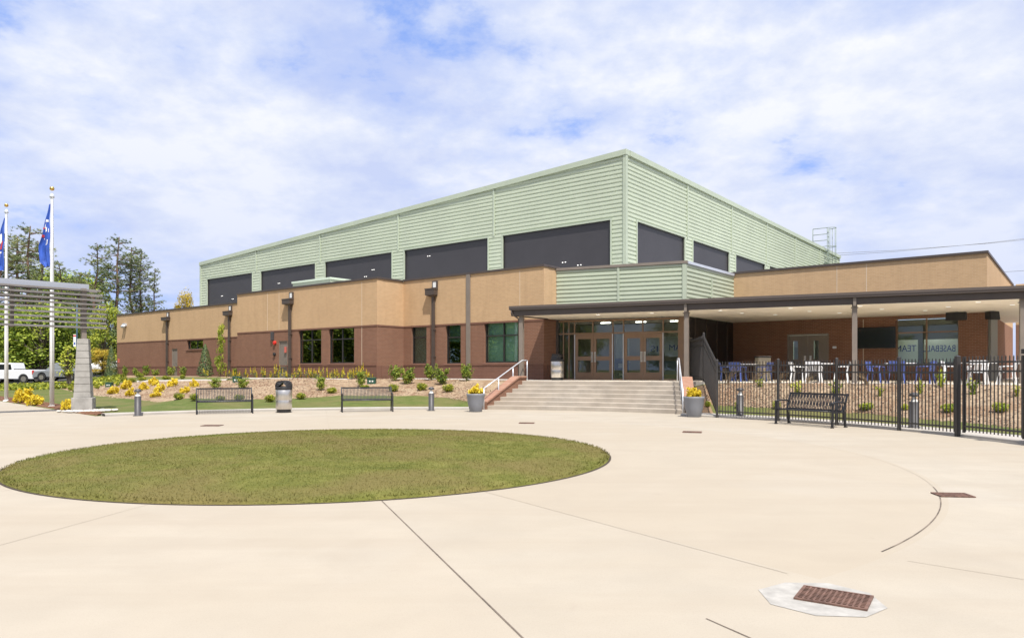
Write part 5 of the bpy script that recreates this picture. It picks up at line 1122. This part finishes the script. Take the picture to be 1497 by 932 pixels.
car('parked_car', M['carwhite'], carpos(148, 71), R(215), 'white car parked behind the concrete pier by the dark evergreen', 'saloon')
# banner post
p = carpos(112.5, 60); r = empty('banner_post', p); MB().tube([(0, 0, 0), (0, 0, 6.6)], [.07, .055], 10).build('post', pmat('post_teal', (.03, .08, .11), .4), r); MB().box(-.30, -.08, -.01, .01, 3.0, 4.0).build('banner', M['flagwhite'], r); MB().box(-.30, -.08, -.014, .014, 3.82, 3.95).build('banner_stripe', M['flagred'], r); MB().box(-.25, -.13, -.014, .014, 3.15, 3.35).build('banner_mark', M['flagblue'], r)
tag(r, 'slim dark post with a small white banner left of the pier', 'banner post')
# ------------------------------------------------------------------ trees
def pine_mesh(seed, H, spread, bare=.35):
    g = random.Random(seed); t, c_ = MB(), MB(); bend = [(g.gauss(0, .25), g.gauss(0, .25)) for _ in range(6)]
    def ax(z): k = z/H*5; i = min(4, int(k)); f = k-i; return Vector((bend[i][0]*(1-f)+bend[i+1][0]*f, bend[i][1]*(1-f)+bend[i+1][1]*f, z))
    t.tube([ax(H*k/10) for k in range(11)], [.3*(1-.9*k/10)+.02 for k in range(11)], 8, False)
    nb = int(H*3.6)
    for i in range(nb):
        q = bare+(1-bare)*(i/nb)**.95; z = H*q*.985; a = g.random()*6.283
        qq = (q-bare)/(1-bare); L = spread*(.62+.55*math.sin(min(1, qq*1.15)*2.6)-.42*qq**3)*g.uniform(.4, 1.0)
        if g.random() < .24: continue
        b = ax(z); tip = b+Vector((math.cos(a)*L, math.sin(a)*L, L*g.uniform(.0, .35))); mid = b.lerp(tip, .55)-Vector((0, 0, .06*L))
        t.tube([b, mid, tip], [.06, .04, .015], 4, False)
        for j in range(int(5+L*5)):
            f = g.uniform(.3, 1.08); p = b.lerp(tip, f)+Vector((g.gauss(0, .36), g.gauss(0, .36), g.gauss(.1, .13)))
            for k in range(18):
                d = Vector((g.gauss(0, 1), g.gauss(0, 1), g.gauss(.35, .7))).normalized(); s_ = g.uniform(.2, .36); o = d.orthogonal().normalized(); o.rotate(Matrix.Rotation(g.random()*6.28, 3, d)); o *= .026
                c_.add([p-o, p+o, p+d*s_], [(0, 1, 2)])
    return t, c_
def broad_mesh(seed, H, Wd, n=9500, leaf=.2, base=.22):
    g = random.Random(seed); t, c_ = MB(), MB(); t.tube([(0, 0, -.2), (.05, .05, H*.25), (0, .1, H*.5), (0, 0, H*.8)], [.26, .2, .13, .04], 8, False)
    cl_ = []
    for i in range(46):
        q = g.uniform(base, .97); a = g.random()*6.283; R_ = Wd*.5*math.sqrt(max(.05, 1-((q-.5)/.55)**2)); r_ = R_*g.uniform(.35, .98)
        p = Vector((math.cos(a)*r_, math.sin(a)*r_, H*q)); cl_.append((p, g.uniform(.13, .24)*Wd)); t.tube([(0, 0, H*q*.62), p*.55+Vector((0, 0, H*q*.38)), p], [.09, .05, .015], 5, False)
    for i in range(n):
        p, r_ = g.choice(cl_); d = Vector((g.gauss(0, 1), g.gauss(0, 1), g.gauss(0, .6))).normalized()*r_*(g.random()**.4)
        c_.leaf(p+d, d+Vector((g.gauss(0, r_*.5), g.gauss(0, r_*.5), r_*.7)), leaf*g.uniform(.6, 1.3), 1.5, g)
    return t, c_
def add_tree(name, meshes, mats, pos, s_, rz, lb, grp, cat='tree'):
    r = empty(name, pos, rz); r.scale = s_ if isinstance(s_, tuple) else (s_, s_, s_); t, c_ = meshes
    for nm, k, mt in (('trunk', 0, mats[0]), ('crown', 1, mats[1])):
        key = id(meshes), k, mt.name
        if key not in PROT: PROT[key] = meshes[k].build(nm, mt, r)
        else: o = PROT[key].copy(); COL.objects.link(o); o.parent = r; o.name = nm
    tag(r, lb, cat, grp)
pines = [pine_mesh(1, 18, 2.9, .3), pine_mesh(5, 18, 2.4, .45), pine_mesh(9, 18, 2.1, .38)]
def gpos(px, Y): p = at(px, Y, 0); p.z = max(0, ground_z(p.x, p.y))-.1; return p
for i, (px, ty, Y, k, sp, lb) in enumerate(((142, 357, 84, 0, 1, 'tall pine left of the pine group behind the brick wing'), (171, 346, 82, 0, .95, 'tallest bushy pine of the group behind the brick wing'), (192, 361, 84, 1, 1.0, 'slim pine with bare red trunk in the group behind the wing'), (208, 369, 86, 1, .85, 'slim pine second from the right behind the wing'), (226, 393, 88, 2, .75, 'shortest thin pine at the right end of the group'),
     (2, 340, 78, 0, 1.1, 'tall pine at the left edge behind the far flagpole'), (40, 330, 80, 0, 1.1, 'broad tall pine between the two flagpoles'), (58, 352, 88, 2, 1.1, 'pine just left of the nearer flagpole'), (88, 383, 90, 2, 1.0, 'lower pine just right of the nearer flagpole'), (116, 398, 95, 2, 1.2, 'low pine between flagpole and pine group'), (-40, 330, 84, 1, 1.2, 'tall pine just beyond the left edge'), (25, 345, 96, 2, 1.2, 'distant pine behind the broad pine'))):
    H = (HY-ty)*Y/F+EYE; p = gpos(px, Y); add_tree('pine_tree', pines[k], (M['bark'], L_pine), p, (H/18*sp, H/18*sp, (H-p.z)/18), i*1.3, lb, 'pines behind the building')
broad = [broad_mesh(2, 10, 8), broad_mesh(4, 10, 7.5)]; slim = broad_mesh(6, 10, 5.5, 6000, .18); darkb = broad_mesh(8, 10, 9, 9000, .22, .08)
for i, (px, ty, Y, ms, mt, wx, lb) in enumerate(((15, 452, 76, broad[0], L_tree, 1.5, 'bright green leafy tree behind the white pickup'), (62, 448, 74, broad[1], L_tree, 1.45, 'bright green leafy tree behind the silver car'), (93, 465, 78, broad[0], L_tree, 1.1, 'bright green leafy tree left of the pier'), (112, 404, 100, broad[1], L_tree, .85, 'tall fresh green tree behind the gateway'), (85, 400, 104, broad[0], L_tree, .85, 'tall fresh green tree right of the nearer flagpole'),
     (153, 447, 72, slim, L_tree2, .9, 'lime green tree between the pier and the building'), (-40, 440, 76, broad[0], L_tree, 1.4, 'leafy tree beyond the left edge'), (-110, 440, 76, broad[1], L_tree, 1.5, 'leafy tree farther beyond the left edge'),
     (145, 478, 80, darkb, L_dark, 1.4, 'dark evergreen mass behind the pier'), (40, 480, 92, darkb, L_dark, 1.8, 'dark understory tree behind the parked cars'), (100, 475, 90, darkb, L_dark, 1.6, 'dark understory tree behind the pier'), (-30, 475, 94, darkb, L_dark, 1.9, 'dark understory tree at the left edge'), (190, 470, 86, darkb, L_dark, 1.0, 'dark understory tree behind the building corner'), (150, 510, 66, slim, L_gold, 1.5, 'golden bushy tree right of the pier'), (268, 426, 96, slim, L_gold, .45, 'golden tree top peeking over the low roof'))):
    H = (HY-ty)*Y/F+EYE; p = gpos(px, Y); s_ = (H-p.z)/10; add_tree('broadleaf_tree', ms, (M['barkg'], mt), p, (s_*wx, s_*wx, s_), i*2.1, lb, 'trees beyond the parking lot')
p = gpos(100, 52); H = (HY-505)*52/F+EYE; add_tree('young_tree', broad_mesh(12, 4, 1.5, 900, .13, .35), (M['barkg'], L_tree2), p, ((H-p.z)/4*.95,)*2+((H-p.z)/4,), 0, 'slender young lime tree just left of the pier', None)
# trees round the plaza seen only in the reflections of the windows
for i, (x, y) in enumerate(((-62, 48), (-66, 36), (-60, 24), (-68, 12), (-58, 0), (-46, -18), (-34, -32), (-20, -40), (-6, -44), (10, -46), (26, -44), (-80, 55), (-84, 42), (-80, 30), (-84, 18), (-76, 6), (-64, 60), (-72, 66), (-66, 42), (-64, 30))):
    add_tree('broadleaf_tree', broad[i % 2], (M['barkg'], L_tree), (x, y, 0), (1.5, 1.5, 1.15+.1*(i % 3)), i, 'leafy tree across the plaza behind the viewer', 'trees behind the viewer')
# low ground cover along the car park
g = random.Random(2); m = MB()
for i in range(3200):
    px = g.uniform(-20, 175); Y = g.uniform(50, 58) if px < 120 else g.uniform(48, 60); p = at(px, Y); z = ground_z(p.x, p.y); m.leaf((p.x, p.y, z+g.uniform(0, .3)), (g.gauss(0, 1), g.gauss(0, 1), 1), .16, 1.6, g)
tag(m.build('ground_cover', L_globe), 'low lime ground cover along the edge of the parking lot', 'ground cover', kind='stuff')
# overhead wires far behind
for (x0, y0, x1, y1), lb in (((1180, 372, 1600, 340), 'upper overhead wire crossing the sky right of the hall'), ((1180, 376, 1600, 336.5), 'second overhead wire crossing the sky right of the hall'), ((1400, 398, 1600, 385), 'lower overhead wire at the right edge of the sky')):
    a = at(x0, 150, EYE+(HY-y0)/F*150); b = at(x1, 130, EYE+(HY-y1)/F*130); o = MB().tube([a, a.lerp(b, .33)-Vector((0, 0, .5)), a.lerp(b, .66)-Vector((0, 0, .5)), b], .035, 5).build('power_line', M['wire']); tag(o, lb, 'power line', 'overhead wires')
